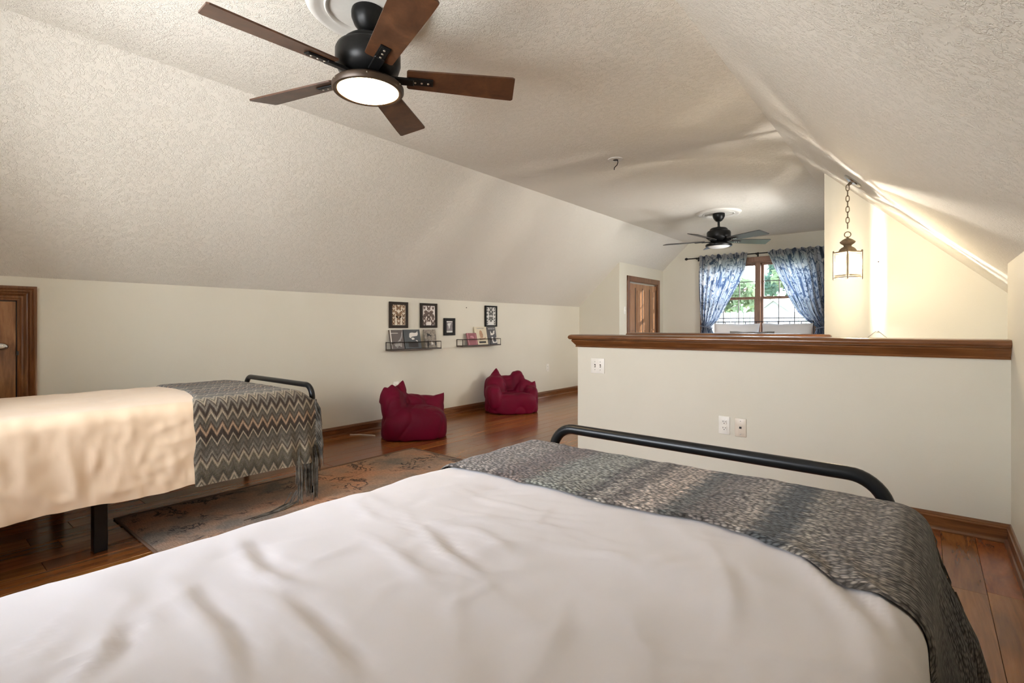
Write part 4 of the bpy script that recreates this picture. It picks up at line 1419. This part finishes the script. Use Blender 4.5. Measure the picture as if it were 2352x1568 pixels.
def disp1(X, Y, Z, NX, NZ, damp=1.0, flare=0.22):
    h = np.zeros(X.shape)
    for a, wd, pl in RIDGES1:
        D, T = seg_dist(X, Y, pl)
        h += 0.68 * damp * a * (0.55 * np.exp(-(D / (0.8 * wd)) ** 2) + 0.45 * np.exp(-np.abs(D) / (0.45 * wd))) * np.sin(PI * np.clip(T, 0.04, 0.96)) ** 0.6
    h += damp * (0.0045 * vnoise(X, Y, 5, 7, 11) + 0.0045 * np.exp(-np.abs(vnoise(X + 0.5 * Y, Y - 0.4 * X, 6, 9, 31)) * 14) * np.clip(vnoise(X, Y, 4, 4, 51) + 0.2, 0, 1) + 0.0012 * vnoise(X, Y, 26, 26, 5))
    h *= np.clip(NZ, 0, 1) * 0.9 + 0.1
    side = np.abs(NX)
    depth = np.clip((0.62 - Z) / 0.4, 0, 1)
    h += side * depth * (0.012 * vnoise(Y, Z, 7, 1.2, 41) + 0.006 * np.sin(Y * 38 + 3 * vnoise(Y, Z, 2, 2, 3)))
    fl = np.interp(Z, FLZ, FLX)
    h += np.where(NX > 0, fl * side * flare, np.where(NX < 0, fl * side * 0.25, 0))
    # uneven long edge of the mattress top on the left
    h += np.where(NX < -0.05, 0.012 * vnoise(Y, Y, 6, 1, 77) * side, 0)
    return h


pr = profile_path(B1['xL'], B1['xR'], B1['zt'], 0.24, 0.16, 0.055, 0.0115)
P, UV = cloth(pr, -0.50, 1.47, 0.0115, disp1, foot_drop=0.12)
sh = obj('bed_sheet', MB().grid(P), M_SHEET, loc=(-0.56, 0.5, 0.64), smooth='all', fixn=False)
tag(sh, 'white wrinkled bed sheet on the nearest bed', 'bed sheet')


pr = profile_path(B1['xL'], B1['xR'], B1['zt'], 0.30, 0.20, 0.055, 0.010)
xs_, nxs, zs_ = pr[:, 0], pr[:, 2], pr[:, 1]
y0 = np.interp(xs_, [-1.12, -1.03, -0.8, -0.56, -0.37, -0.28, -0.2, -0.126, -0.05, 0.0], [1.02, 1.05, 1.055, 1.05, 1.066, 1.054, 1.02, 0.965, 0.93, 0.93])
y0 = y0 + np.where(nxs > 0.9, np.clip((0.585 - zs_) * 0.62, 0, 0.22), 0)
y0 = y0 + 0.008 * vnoise(np.arange(len(xs_)) * 0.01, xs_ * 0, 9, 1, 8)


def disp1t(X, Y, Z, NX, NZ):
    h = disp1(X, Y, Z, NX, NZ, 0.9, 0.0)
    fl = np.interp(Z, FLZ, FLX)
    k = 0.22 + 0.78 * np.clip((Y - 1.04) / 0.38, 0.0, 1.0) ** 1.2
    h += np.where(NX > 0, fl * np.abs(NX) * k, 0)
    depth = np.clip((0.60 - Z) / 0.3, 0, 1)
    h += np.where(NX > 0, depth * (k - 0.2) * (0.016 * np.sin(Y * 55 + 9 * Z) + 0.010 * vnoise(Y, Z, 14, 3, 91)), 0)
    edge = np.exp(-((Y - np.interp(X, xs_[np.argsort(xs_)], y0[np.argsort(xs_)])) / 0.02) ** 2)
    h += 0.004 * edge * np.clip(NZ, 0, 1)
    return h


P, UV = cloth(pr, y0, 1.505, 0.010, disp1t, off=0.0085, foot_drop=0.10, rf=0.06, corner=0.2)
th1 = obj('throw_blanket', MB().grid(P), M_THROW1, loc=(-0.5, 1.3, 0.65), smooth='all', uv=UV.reshape(-1, 2), fixn=False)
tag(th1, 'grey and cream banded knit throw across the foot of the nearest bed', 'throw blanket', 'knitted throws on the beds')
m = MB()
iF = len(P) - 1
for j in range(len(pr)):
    if pr[j, 2] > 0.3 or j % 2 == 0:
        p = Vector(P[iF - 10 if pr[j, 2] > 0.3 else iF, j])
        n_ = 2 if pr[j, 2] > 0.3 else 1
        for q in range(n_):
            L = 0.10 + 0.05 * random.random()
            a = p + Vector((random.uniform(-0.003, 0.008), random.uniform(0, 0.01), random.uniform(-0.004, 0.004)))
            out = 0.012 if pr[j, 2] > 0.3 else 0.0
            m.tube([a, a + Vector((out, 0.012, -0.3 * L)), a + Vector((out * 0.8 + random.uniform(-0.006, 0.006), 0.014 + random.uniform(-0.006, 0.006), -L))], [0.0022, 0.002, 0.0014], 4, cap=False)
fr = obj('fringe', m, M_FRINGE, th1, fixn=False)
fr['kind'] = 'stuff'

# ---- bed against the left wall
B2 = dict(xL=-3.84, xR=-2.862, zt=0.668, yf=1.66)
bed_frame('black metal bed frame of the far left bed by the knee wall', -3.93, -2.995, 1.712, 1.704, 0.676, -0.42, 0.075, 0.0105)
mt = obj('mattress', MB().rbox(-3.82, -2.885, -0.36, 1.565, 0.347, 0.640, 0.09, 6), M_MATT, loc=(-3.35, 0.6, 0.347), smooth=True)
tag(mt, 'white mattress of the left bed under its lamp-tinted sheet', 'mattress')
RIDGES2 = [
    (0.014, 0.03, [(0.50, 0.62), (0.50, 0.50), (0.53, 0.36), (0.55, 0.28)]),
    (-0.012, 0.03, [(0.56, 0.58), (0.565, 0.45), (0.58, 0.30)]),
    (0.013, 0.028, [(0.36, 0.60), (0.37, 0.48), (0.36, 0.36)]),
    (0.010, 0.02, [(0.62, 0.56), (0.60, 0.46), (0.58, 0.40)]),
    (0.012, 0.02, [(0.40, 0.36), (0.46, 0.30), (0.52, 0.31)]),
    (0.009, 0.012, [(0.98, 0.60), (0.88, 0.56), (0.80, 0.55)]),
    (0.009, 0.012, [(0.99, 0.50), (0.90, 0.48), (0.84, 0.49)]),
    (0.009, 0.015, [(0.98, 0.42), (0.88, 0.38), (0.78, 0.36)]),
    (0.010, 0.02, [(0.70, 0.52), (0.69, 0.40), (0.66, 0.30)]),
    (-0.008, 0.02, [(0.74, 0.5), (0.73, 0.36)]),
    (0.008, 0.012, [(0.80, 0.32), (0.70, 0.30), (0.62, 0.31)]),
    (0.010, 0.02, [(0.28, 0.58), (0.30, 0.46), (0.29, 0.34)]),
]


def disp2(X, Y, Z, NX, NZ, damp=1.0):
    h = damp * (0.004 * vnoise(X, Y, 4, 5, 111) + 0.002 * vnoise(X, Y, 16, 18, 121)) * np.clip(NZ, 0, 1)
    side = np.abs(NX)
    depth = np.clip((0.64 - Z) / 0.35, 0, 1)
    h += side * damp * (0.004 * vnoise(Y, Z, 12, 5, 131) + 0.003 * vnoise(Y, Z, 30, 16, 141))
    hs_ = np.zeros(X.shape)
    for a, wd, pl in RIDGES2:
        D, T = seg_dist(Y, Z, pl)
        hs_ += 0.55 * a * (0.6 * np.exp(-(D / wd) ** 2) + 0.4 * np.exp(-np.abs(D) / (0.4 * wd))) * np.sin(PI * np.clip(T, 0.05, 0.95)) ** 0.5
    h += np.where(NX > 0, side * hs_ * damp, 0)
    h += side * depth * 0.022
    return h


pr = profile_path(B2['xL'], B2['xR'], B2['zt'], 0.34, 0.258, 0.06, 0.012)
P, UV = cloth(pr, -0.36, 1.575, 0.012, disp2, foot_drop=0.10, rf=0.13, corner=0.5)
P[:, -1, 2] += 0.006 * vnoise(P[:, -1, 1], P[:, -1, 1] * 0, 8, 1, 3)
sh = obj('bed_sheet', MB().grid(P), M_SHEET2, loc=(-3.35, 0.6, 0.65), smooth='all', fixn=False)
tag(sh, 'lamp-tinted bed sheet hanging down the side of the left bed', 'bed sheet')
pr = profile_path(B2['xL'], B2['xR'], B2['zt'], 0.36, 0.245, 0.06, 0.010)
xs_, nxs, zs_ = pr[:, 0], pr[:, 2], pr[:, 1]
y0 = np.interp(xs_, [-3.84, -3.72, -3.4, -3.1, -2.9, -2.86], [1.10, 1.105, 1.13, 1.06, 1.0, 0.99])
y0 = y0 + 0.006 * vnoise(np.arange(len(xs_)) * 0.01, xs_ * 0, 9, 1, 18)


def disp2t(X, Y, Z, NX, NZ):
    h = disp2(X, Y, Z, NX, NZ, 0.8)
    depth = np.clip((0.62 - Z) / 0.35, 0, 1)
    kf = np.clip((Y - 1.35) / 0.25, 0, 1)
    h += np.where(NX > 0, depth * kf * (0.012 * np.sin(Y * 60 + 4 * Z) + 0.012), 0)
    return h


P, UV = cloth(pr, y0, 1.660, 0.010, disp2t, off=0.0075, foot_drop=0.07, rf=0.15, corner=0.12)
# the hem lifts a little towards the foot
hem = np.clip((0.35 - P[:, :, 2]) / 0.10, 0, 1) * np.clip((P[:, :, 1] - 1.3) / 0.3, 0, 1)
th2 = obj('throw_blanket', MB().grid(P), M_THROW2, loc=(-3.2, 1.4, 0.67), smooth='all', uv=UV.reshape(-1, 2), fixn=False)
tag(th2, 'brown and grey zigzag knit throw on the foot of the left bed', 'throw blanket', 'knitted throws on the beds')
m = MB()
iT = len(P) - 10
side = [j for j in range(len(pr)) if pr[j, 2] > 0.4]
for j in side:
    p = Vector(P[iT, j])
    low = p.z < 0.36
    for q in range(5 if low else 2):
        a = p + Vector((random.uniform(0, 0.008), random.uniform(-0.002, 0.006) - (random.uniform(0, 0.13) if low else 0), random.uniform(-0.004, 0.004)))
        L = random.uniform(0.13, 0.20)
        if low:
            L = min(a.z - 0.012, random.uniform(0.20, 0.25))
        sw = random.uniform(-0.012, 0.012)
        b2 = a + Vector((0.014 + sw * 0.4, 0.022 if not low else sw, -0.35 * L))
        c2 = a + Vector((0.012 + sw, (0.024 if not low else 0.0) + sw * 0.8, -L))
        m.tube([a, b2, c2], [0.0030, 0.0028, 0.002], 5, cap=False)
for q in range(7):
    a = Vector((-2.85 + random.uniform(-0.02, 0.02), 1.52 + random.uniform(-0.04, 0.05), 0.09))
    m.tube([a, a + Vector((0.0, -0.04, -0.06)), a + Vector((0.01, -0.12 - 0.03 * random.random(), -0.078)), a + Vector((0.02, -0.22 - 0.06 * random.random(), -0.078))], [0.003, 0.003, 0.0028, 0.002], 5, cap=False)
fr = obj('fringe', m, M_FRINGE, th2, fixn=False)
fr['kind'] = 'stuff'

# ------------------------------------------------------------------ bean bags


def bean_bag(center, label, parts, ears, seed):
    er = Vector((0.643, 0.766, 0))
    ed = Vector((-0.766, 0.643, 0))
    ez = Vector((0, 0, 1))
    W = lambda r, d, z: Vector(center) + er * r + ed * d + ez * z
    bm = bmesh.new()
    for (c, rad, rot) in parts:
        g = bmesh.ops.create_icosphere(bm, subdivisions=4, radius=1)
        cr, sr = math.cos(math.radians(rot)), math.sin(math.radians(rot))
        for v in g['verts']:
            x, y, z = v.co
            # slightly boxy ellipsoids
            x, y, z = [math.copysign(abs(q) ** 0.70, q) for q in (x, y, z)]
            r, d, zz = x * rad[0], y * rad[1], z * rad[2]
            r, zz = r * cr - zz * sr, r * sr + zz * cr
            p = W(c[0] + r, c[1] + d, c[2] + zz)
            p.z = max(p.z, 0.0)
            v.co = p
    for (c, tip, rad) in ears:
        n = 16
        a, b = W(*c), W(*tip)
        ax = (b - a).normalized()
        s1 = ax.orthogonal().normalized()
        s2 = ax.cross(s1)
        ring = [bm.verts.new(a + s1 * rad * math.cos(2 * PI * k / n) + s2 * rad * math.sin(2 * PI * k / n)) for k in range(n)]
        ring2 = [bm.verts.new(a.lerp(b, 0.55) + (s1 * math.cos(2 * PI * k / n) + s2 * math.sin(2 * PI * k / n)) * rad * 0.58) for k in range(n)]
        tp = bm.verts.new(b)
        bm.faces.new(ring[::-1])
        for k in range(n):
            bm.faces.new((ring[k], ring[(k + 1) % n], ring2[(k + 1) % n], ring2[k]))
            bm.faces.new((ring2[k], ring2[(k + 1) % n], tp))
    bmesh.ops.recalc_face_normals(bm, faces=bm.faces)
    me = bpy.data.meshes.new('tmp_bag')
    bm.to_mesh(me)
    bm.free()
    tmp = bpy.data.objects.new('tmp_bag', me)
    COL.objects.link(tmp)
    r = tmp.modifiers.new('r', 'REMESH')
    r.mode = 'VOXEL'
    r.voxel_size = 0.010
    s = tmp.modifiers.new('s', 'SMOOTH')
    s.factor = 0.5
    s.iterations = 8
    dg = bpy.context.evaluated_depsgraph_get()
    me2 = bpy.data.meshes.new_from_object(tmp.evaluated_get(dg))
    bpy.data.objects.remove(tmp)
    V = [v.co.copy() for v in me2.vertices]
    N = [v.normal.copy() for v in me2.vertices]
    mb = MB()
    for p, nn in zip(V, N):
        q = Vector((p.x * 7 + seed, p.y * 7, p.z * 4))
        h = 0.012 * mnoise.noise(q * 0.7) - 0.011 * math.exp(-abs(mnoise.noise(q * 0.8 + Vector((3, 1, 7)))) * 9) + 0.004 * mnoise.noise(q * 2.0)
        pp = p + nn * h
        pp.z = max(pp.z, 0.001)
        mb.v.append(tuple(pp))
    mb.f = [tuple(f.vertices) for f in me2.polygons]
    o = obj('bean_bag', mb, M_RED, loc=center, smooth='all', fixn=False)
    tag(o, label, 'bean bag', 'crimson bean bags by the left wall')
    return o


bean_bag((-3.83, 3.23, 0), 'crimson bean bag nearer the left bed, with its high back at the left', [
    ((0.0, 0.0, 0.08), (0.315, 0.30, 0.20), 0), ((0.03, -0.06, 0.14), (0.27, 0.22, 0.16), -3), ((-0.19, 0.02, 0.25), (0.12, 0.22, 0.20), 5), ((-0.20, 0.02, 0.32), (0.10, 0.13, 0.125), 0), ((0.07, 0.19, 0.21), (0.23, 0.10, 0.15), 0), ((-0.04, 0.14, 0.24), (0.16, 0.13, 0.145), -10)],
    [((-0.235, -0.06, 0.36), (-0.28, -0.07, 0.485), 0.10), ((-0.165, 0.08, 0.33), (-0.105, 0.12, 0.525), 0.115), ((0.19, 0.18, 0.25), (0.305, 0.18, 0.395), 0.10), ((-0.2, -0.03, 0.36), (-0.21, -0.03, 0.50), 0.12)], 3)
bean_bag((-3.99, 4.90, 0), 'crimson bean bag farther along the wall with a hollow seat', [
    ((0.0, 0.0, 0.07), (0.32, 0.30, 0.17), 0), ((-0.185, 0.08, 0.26), (0.135, 0.17, 0.18), 0), ((0.105, 0.15, 0.31), (0.095, 0.10, 0.175), 0), ((0.235, 0.0, 0.18), (0.09, 0.22, 0.14), 0), ((0.17, 0.10, 0.24), (0.12, 0.14, 0.14), -20), ((-0.23, -0.08, 0.18), (0.095, 0.21, 0.16), 8), ((0.02, -0.2, 0.12), (0.26, 0.10, 0.13), 0), ((-0.03, 0.17, 0.275), (0.20, 0.1, 0.15), 0)],
    [((-0.18, 0.10, 0.33), (-0.165, 0.12, 0.53), 0.125), ((0.25, 0.02, 0.24), (0.315, 0.02, 0.375), 0.085)], 9)

# ------------------------------------------------------------------ far room: curtains, rod, bed
ROD_Y, ROD_Z = 8.655, 2.185
rod = thing('curtain_rod', 'thin dark curtain rod with ball ends above the far window', 'curtain rod', (-2.0, ROD_Y, ROD_Z))
obj('rod', MB().tube([(-3.19, ROD_Y, ROD_Z), (-0.72, ROD_Y, ROD_Z)], 0.009, 12), M_IRON, rod, smooth=True)
for x in (-3.19, -0.72):
    obj('finial', MB().lathe([(0.0, -0.03), (0.014, -0.024), (0.022, -0.008), (0.022, 0.006), (0.013, 0.022), (0.0, 0.028)], (x, ROD_Y, ROD_Z), 16, KM), M_IRON, rod, smooth='all')
for x in (-3.02, -2.085, -1.13):
    m = MB().rbox(x - 0.006, x + 0.006, ROD_Y, YF, ROD_Z - 0.018, ROD_Z - 0.008, 0.002, 1)
    m.rbox(x - 0.012, x + 0.012, YF - 0.006, YF, ROD_Z - 0.04, ROD_Z + 0.03, 0.002, 1)
    m.rbox(x - 0.006, x + 0.006, ROD_Y - 0.014, ROD_Y - 0.009, ROD_Z - 0.018, ROD_Z + 0.012, 0.001, 1)
    obj('bracket', m, M_IRON, rod)


def curtain(label, zk, xin, xout, pleats, ph):
    zs_ = np.linspace(2.215, 0.42, 90)
    nc = 110
    order = np.argsort(zk)
    zk, xin, xout = np.array(zk)[order], np.array(xin)[order], np.array(xout)[order]
    P = np.zeros((len(zs_), nc, 3))
    UV = np.zeros((len(zs_), nc, 2))
    for i, z in enumerate(zs_):
        a, b = np.interp(z, zk, xout), np.interp(z, zk, xin)
        wfrac = abs(b - a) / abs(xin[-1] - xout[-1])
        for j in range(nc):
            f = j / (nc - 1)
            x = a + (b - a) * f
            amp = 0.018 * (0.6 + 0.6 * min(1.0, (2.2 - z) * 3)) * (0.75 + 0.5 * (1 - wfrac))
            if z > 2.15:
                amp *= 0.35
            y = ROD_Y + amp * math.sin(2 * PI * pleats * f + ph + 1.2 * math.sin(5 * f + ph)) + 0.006 * math.sin(17 * f + 4 * z)
            if z > 2.15:
                y = ROD_Y - 0.0125 - 0.004 * math.sin(2 * PI * pleats * f * 2)
            P[i, j] = (x, y, z + 0.012 * math.sin(2 * PI * pleats * f) * (z > 2.19))
            UV[i, j] = (f * abs(xin[-1] - xout[-1]) * 1.25 + ph, z)
    c = obj('curtain', MB().grid(P), M_CURT, loc=(float((xin[-1] + xout[-1]) / 2), ROD_Y, 2.18), smooth='all', uv=UV.reshape(-1, 2), fixn=False)
    tag(c, label, 'curtain', 'printed curtains at the far window')
    a, b = np.interp(1.03, zk, xout), np.interp(1.03, zk, xin)
    x0, x1 = min(a, b) - 0.012, max(a, b) + 0.012
    pts = []
    for k in range(24):
        t = 2 * PI * k / 24
        pts.append(((x0 + x1) / 2 + (x1 - x0) / 2 * math.cos(t), ROD_Y + 0.042 * math.sin(t), 1.03 + 0.35 * (x1 - x0) / 2 * math.cos(t) * (1 if xin[-1] > xout[-1] else -1) * -0.6))
    obj('tieback', MB().tube(pts, 0.011, 8, closed=True), M_CURT, c, smooth='all')
    return c


curtain('blue grey leaf print curtain at the left of the far window, tied to the left', [2.215, 2.18, 1.95, 1.74, 1.53, 1.3, 1.14, 1.03, 0.9, 0.42], [-2.21, -2.215, -2.25, -2.33, -2.45, -2.57, -2.67, -2.78, -2.72, -2.62],
        [-2.965, -2.965, -2.985, -2.985, -2.975, -2.965, -2.95, -2.935, -2.96, -2.98], 8, 0.3)
curtain('blue grey leaf print curtain at the right of the far window, tied to the right', [2.215, 2.18, 1.95, 1.75, 1.5, 1.27, 1.1, 1.03, 0.9, 0.42], [-1.92, -1.917, -1.83, -1.74, -1.64, -1.52, -1.36, -1.26, -1.3, -1.42],
        [-1.12, -1.12, -1.10, -1.10, -1.10, -1.10, -1.10, -1.10, -1.08, -1.05], 8, 2.1)

fb = thing('wire_bed', 'thin black wire bed frame in the far room under the window', 'bed', (-1.96, 8.44, 0))
HX0, HX1, HY = -2.645, -1.27, 8.44
m = MB().tube([(HX0, HY, 0.0), (HX0, HY, 1.108), (HX1, HY, 1.118), (HX1, HY, 0.0)], 0.008, 8)
obj('head_rail', m, M_IRON, fb)
for k in range(1, 9):
    x = HX0 + (HX1 - HX0) * k / 9
    obj('spindle', MB().tube([(x, HY, 0.55), (x, HY, 1.11)], 0.005, 6), M_IRON, fb)
obj('head_crossbar', MB().tube([(HX0, HY, 0.55), (HX1, HY, 0.55)], 0.007, 8), M_IRON, fb)
for x in (HX0, HX1):
    obj('side_rail', MB().rbox(x - 0.015, x + 0.015, 6.45, HY, 0.27, 0.31, 0.003), M_IRON, fb)
    obj('leg', MB().rbox(x - 0.015, x + 0.015, 6.44, 6.47, 0.0, 0.28, 0.003), M_IRON, fb)
obj('end_rail', MB().rbox(HX0, HX1, 6.44, 6.47, 0.27, 0.31, 0.003), M_IRON, fb)
m = MB()
for k in range(12):
    y = 6.55 + 0.165 * k
    m.rbox(HX0 + 0.005, HX1 - 0.005, y - 0.03, y + 0.03, 0.305, 0.315, 0.002, 1)
obj('slats', m, M_IRON, fb)
tag(obj('mattress', MB().rbox(HX0 + 0.01, HX1 - 0.01, 6.47, HY - 0.03, 0.316, 0.62, 0.06, 4), M_PILLOW, loc=(-1.96, 7.5, 0.316), smooth=True), 'white mattress on the wire bed in the far room', 'mattress')


def pillow(c, w_, h, d, mat, label, tilt, name='pillow', seed=0, grp=None):
    nu, nv = 40, 28
    front, back = np.zeros((nv + 1, nu + 1, 3)), np.zeros((nv + 1, nu + 1, 3))
    M = Matrix.Translation(c) @ Matrix.Rotation(math.radians(-tilt), 4, 'X')
    for j in range(nv + 1):
        for i in range(nu + 1):
            u, v = 2 * i / nu - 1, 2 * j / nv - 1
            th = d / 2 * (max(0, 1 - abs(u) ** 2.6) ** 0.5) * (max(0, 1 - abs(v) ** 2.6) ** 0.5)
            pin = 1 - 0.05 * (1 - (abs(u) ** 3)) * (abs(v) ** 4)
            pin2 = 1 - 0.05 * (1 - (abs(v) ** 3)) * (abs(u) ** 4)
            wr = 0.010 * mnoise.noise((u * 3 + seed, v * 3, 1))
            for arr, sg in ((front, -1), (back, 1)):
                arr[j, i] = M @ Vector((u * w_ / 2 * pin2, sg * (th + (wr if th > 0.005 else 0)), v * h / 2 * pin + 0.014 * mnoise.noise((u * 2 + seed, 3, 0)) * (v > 0)))
    mb = MB().grid(front).grid(back[:, ::-1])
    o = obj(name, mb, mat, loc=c, smooth='all', fixn=False)
    tag(o, label, name, grp)
    return o


pillow((-2.29, 8.27, 0.868), 0.68, 0.46, 0.20, M_PILLOW, 'white pillow at the left, leaning on the far bed headboard', 16, 'pillow', 1, 'white pillows on the far bed')
pillow((-1.59, 8.27, 0.868), 0.67, 0.46, 0.20, M_PILLOW, 'white pillow at the right, leaning on the far bed headboard', 16, 'pillow', 6, 'white pillows on the far bed')
tS = NT('striped_cushion')
wv = tS.n('TexWave')
wv.inputs['Scale'].default_value = 22
tS.l(tS.coord('Object', (1, 0.2, 0.2)), wv.inputs['Vector'])
tS.l(tS.ramp(wv.outputs['Fac'], [(0.4, (0.05, 0.05, 0.05)), (0.6, (0.45, 0.43, 0.4))]), tS.b.inputs['Base Color'])
tS.set(Roughness=0.9)
pillow((-2.02, 8.06, 0.80), 0.62, 0.36, 0.15, tS.m, 'striped dark cushion in front of the white pillows on the far bed', 20, 'cushion', 11)

# ------------------------------------------------------------------ outdoors beyond the far window
M_GRASS = plain('lawn_grass', (0.09, 0.13, 0.045), 0.95, 0, 0.4, 6)
GZ = -0.45
m = MB()
m.box(-40, 30, 9.1, 60, GZ - 0.1, GZ)
lawn = obj('lawn', m, M_GRASS)
lawn['kind'] = 'structure'
M_FENCE = wood('weathered_fence', (0.13, 0.122, 0.115), (0.20, 0.192, 0.185), (0.25, 0.242, 0.235), (12, 12, 1.2), 0.8, 0, rnd=True)
fn = thing('fence', 'pale weathered board fence beyond the far window', 'fence', (-4, 13, GZ))
bmb = MB().rbox(-0.068, 0.068, -0.01, 0.01, 0.02, 1.82, 0.004, 1)
me = bpy.data.meshes.new('board')
me.from_pydata(bmb.v, [], bmb.f)
me.materials.append(M_FENCE)
for k in range(64):
    o = bpy.data.objects.new('board', me)
    o.parent = fn
    o.location = (-4.6 + 0.146 * k - 0.0, 0, random.uniform(-0.015, 0.015))
    COL.objects.link(o)
for zz in (0.4, 1.45):
    obj('rail', MB().box(-8.7, 4.7, 13.01, 13.05, GZ + zz - 0.04, GZ + zz + 0.04), M_FENCE, fn)
M_ROOF = plain('pale_shed_roof', (0.66, 0.65, 0.64), 0.6)
M_SIDING = plain('white_shed_siding', (0.6, 0.6, 0.62), 0.7)
sd = thing('shed', 'white gabled shed roof rising behind the fence', 'shed', (-3.6, 18, GZ))
cvS = lambda u, v, w_: (u, w_, v)
obj('wall', MB().prism([(-4.3, GZ), (-4.3, 1.25), (-3.6, 1.80), (-2.9, 1.25), (-2.9, GZ)], 17, 19.5, cvS), M_SIDING, sd)
obj('roof', MB().prism([(-4.42, 1.17), (-3.6, 1.81), (-2.78, 1.17), (-2.78, 1.26), (-3.6, 1.90), (-4.42, 1.26)], 16.9, 19.6, cvS), M_ROOF, sd)


def leaf_mat(name, col, tcol):
    t = NT(name)
    oi = t.noise(t.coord(), 3, 2)
    d = t.n('BsdfDiffuse')
    tr = t.n('BsdfTranslucent')
    mx = t.n('MixShader')
    mx.inputs[0].default_value = 0.45
    t.l(t.ramp(oi, [(0.3, tuple(c * 0.65 for c in col)), (0.7, tuple(c * 1.3 for c in col))]), d.inputs[0])
    tr.inputs[0].default_value = tcol + (1,)
    t.l(d.outputs[0], mx.inputs[1])
    t.l(tr.outputs[0], mx.inputs[2])
    t.l(mx.outputs[0], t.out.inputs['Surface'])
    return t.m


M_LEAF = [leaf_mat('leaf_light_green', (0.15, 0.20, 0.11), (0.22, 0.29, 0.15)), leaf_mat('leaf_mid_green', (0.09, 0.14, 0.085), (0.15, 0.22, 0.12)), leaf_mat('leaf_dark_green', (0.06, 0.105, 0.075), (0.095, 0.16, 0.105))]
M_BARK = plain('bark', (0.16, 0.12, 0.09), 0.9, 0, 0.4, 10)


def tree(x, y, h, r, lm, n, label):
    t = thing('tree', label, 'tree', (x, y, GZ), 'trees beyond the fence')
    m = MB().tube([(x, y, GZ), (x + 0.05, y, GZ + 0.3 * h), (x - 0.05, y + 0.05, GZ + 0.55 * h), (x, y, GZ + 0.8 * h)], [0.16, 0.12, 0.08, 0.03], 10)
    for q in range(6):
        a = q * 1.05
        z0 = GZ + h * (0.35 + 0.07 * q)
        m.tube([(x, y, z0), (x + 0.4 * r * math.cos(a), y + 0.4 * r * math.sin(a), z0 + 0.25 * r), (x + 0.8 * r * math.cos(a), y + 0.8 * r * math.sin(a), z0 + 0.4 * r)], [0.06, 0.04, 0.015], 6)
    obj('trunk', m, M_BARK, t, smooth='all')
    lf = MB()
    rr = random.Random(int(x * 100) + 5)
    cl = [(x + rr.gauss(0, 0.45) * r, y + rr.gauss(0, 0.4) * r, GZ + h * rr.uniform(0.28, 0.95), r * rr.uniform(0.28, 0.5)) for _ in range(34)]
    for q in range(n):
        cx, cy, cz, cr = rr.choice(cl)
        d = Vector((rr.gauss(0, 1), rr.gauss(0, 1), rr.gauss(0, 0.8))).normalized() * cr * rr.uniform(0.6, 1.05)
        p = Vector((cx, cy, cz)) + d
        s = rr.uniform(0.10, 0.19)
        a = Vector((rr.gauss(0, 1), rr.gauss(0, 1), rr.gauss(0, 1))).normalized()
        b = a.orthogonal().normalized()
        lf.add([p - a * s, p + b * s * 0.45, p + a * s, p - b * s * 0.45], [(0, 1, 2, 3)])
    c = obj('crown', lf, lm, t, fixn=False)
    c['kind'] = 'stuff'


tree(-4.7, 15.4, 6.2, 1.0, M_LEAF[0], 4200, 'pale green tree nearest the fence at the left of the window view')
tree(-8.4, 23.0, 9.0, 1.25, M_LEAF[1], 4200, 'tall mid green tree behind the pale one')
tree(-4.0, 24.0, 9.0, 1.4, M_LEAF[2], 5200, 'tall dark green tree behind the shed at the window centre')
tree(-1.9, 15.4, 4.6, 0.85, M_LEAF[0], 2600, 'small light green tree right of the shed')
tree(-8.3, 16.6, 7.5, 1.2, M_LEAF[2], 2800, 'dark green tree farthest left beyond the fence')
tree(-0.2, 24.0, 8.5, 1.5, M_LEAF[1], 2800, 'mid green tree farthest right beyond the fence')
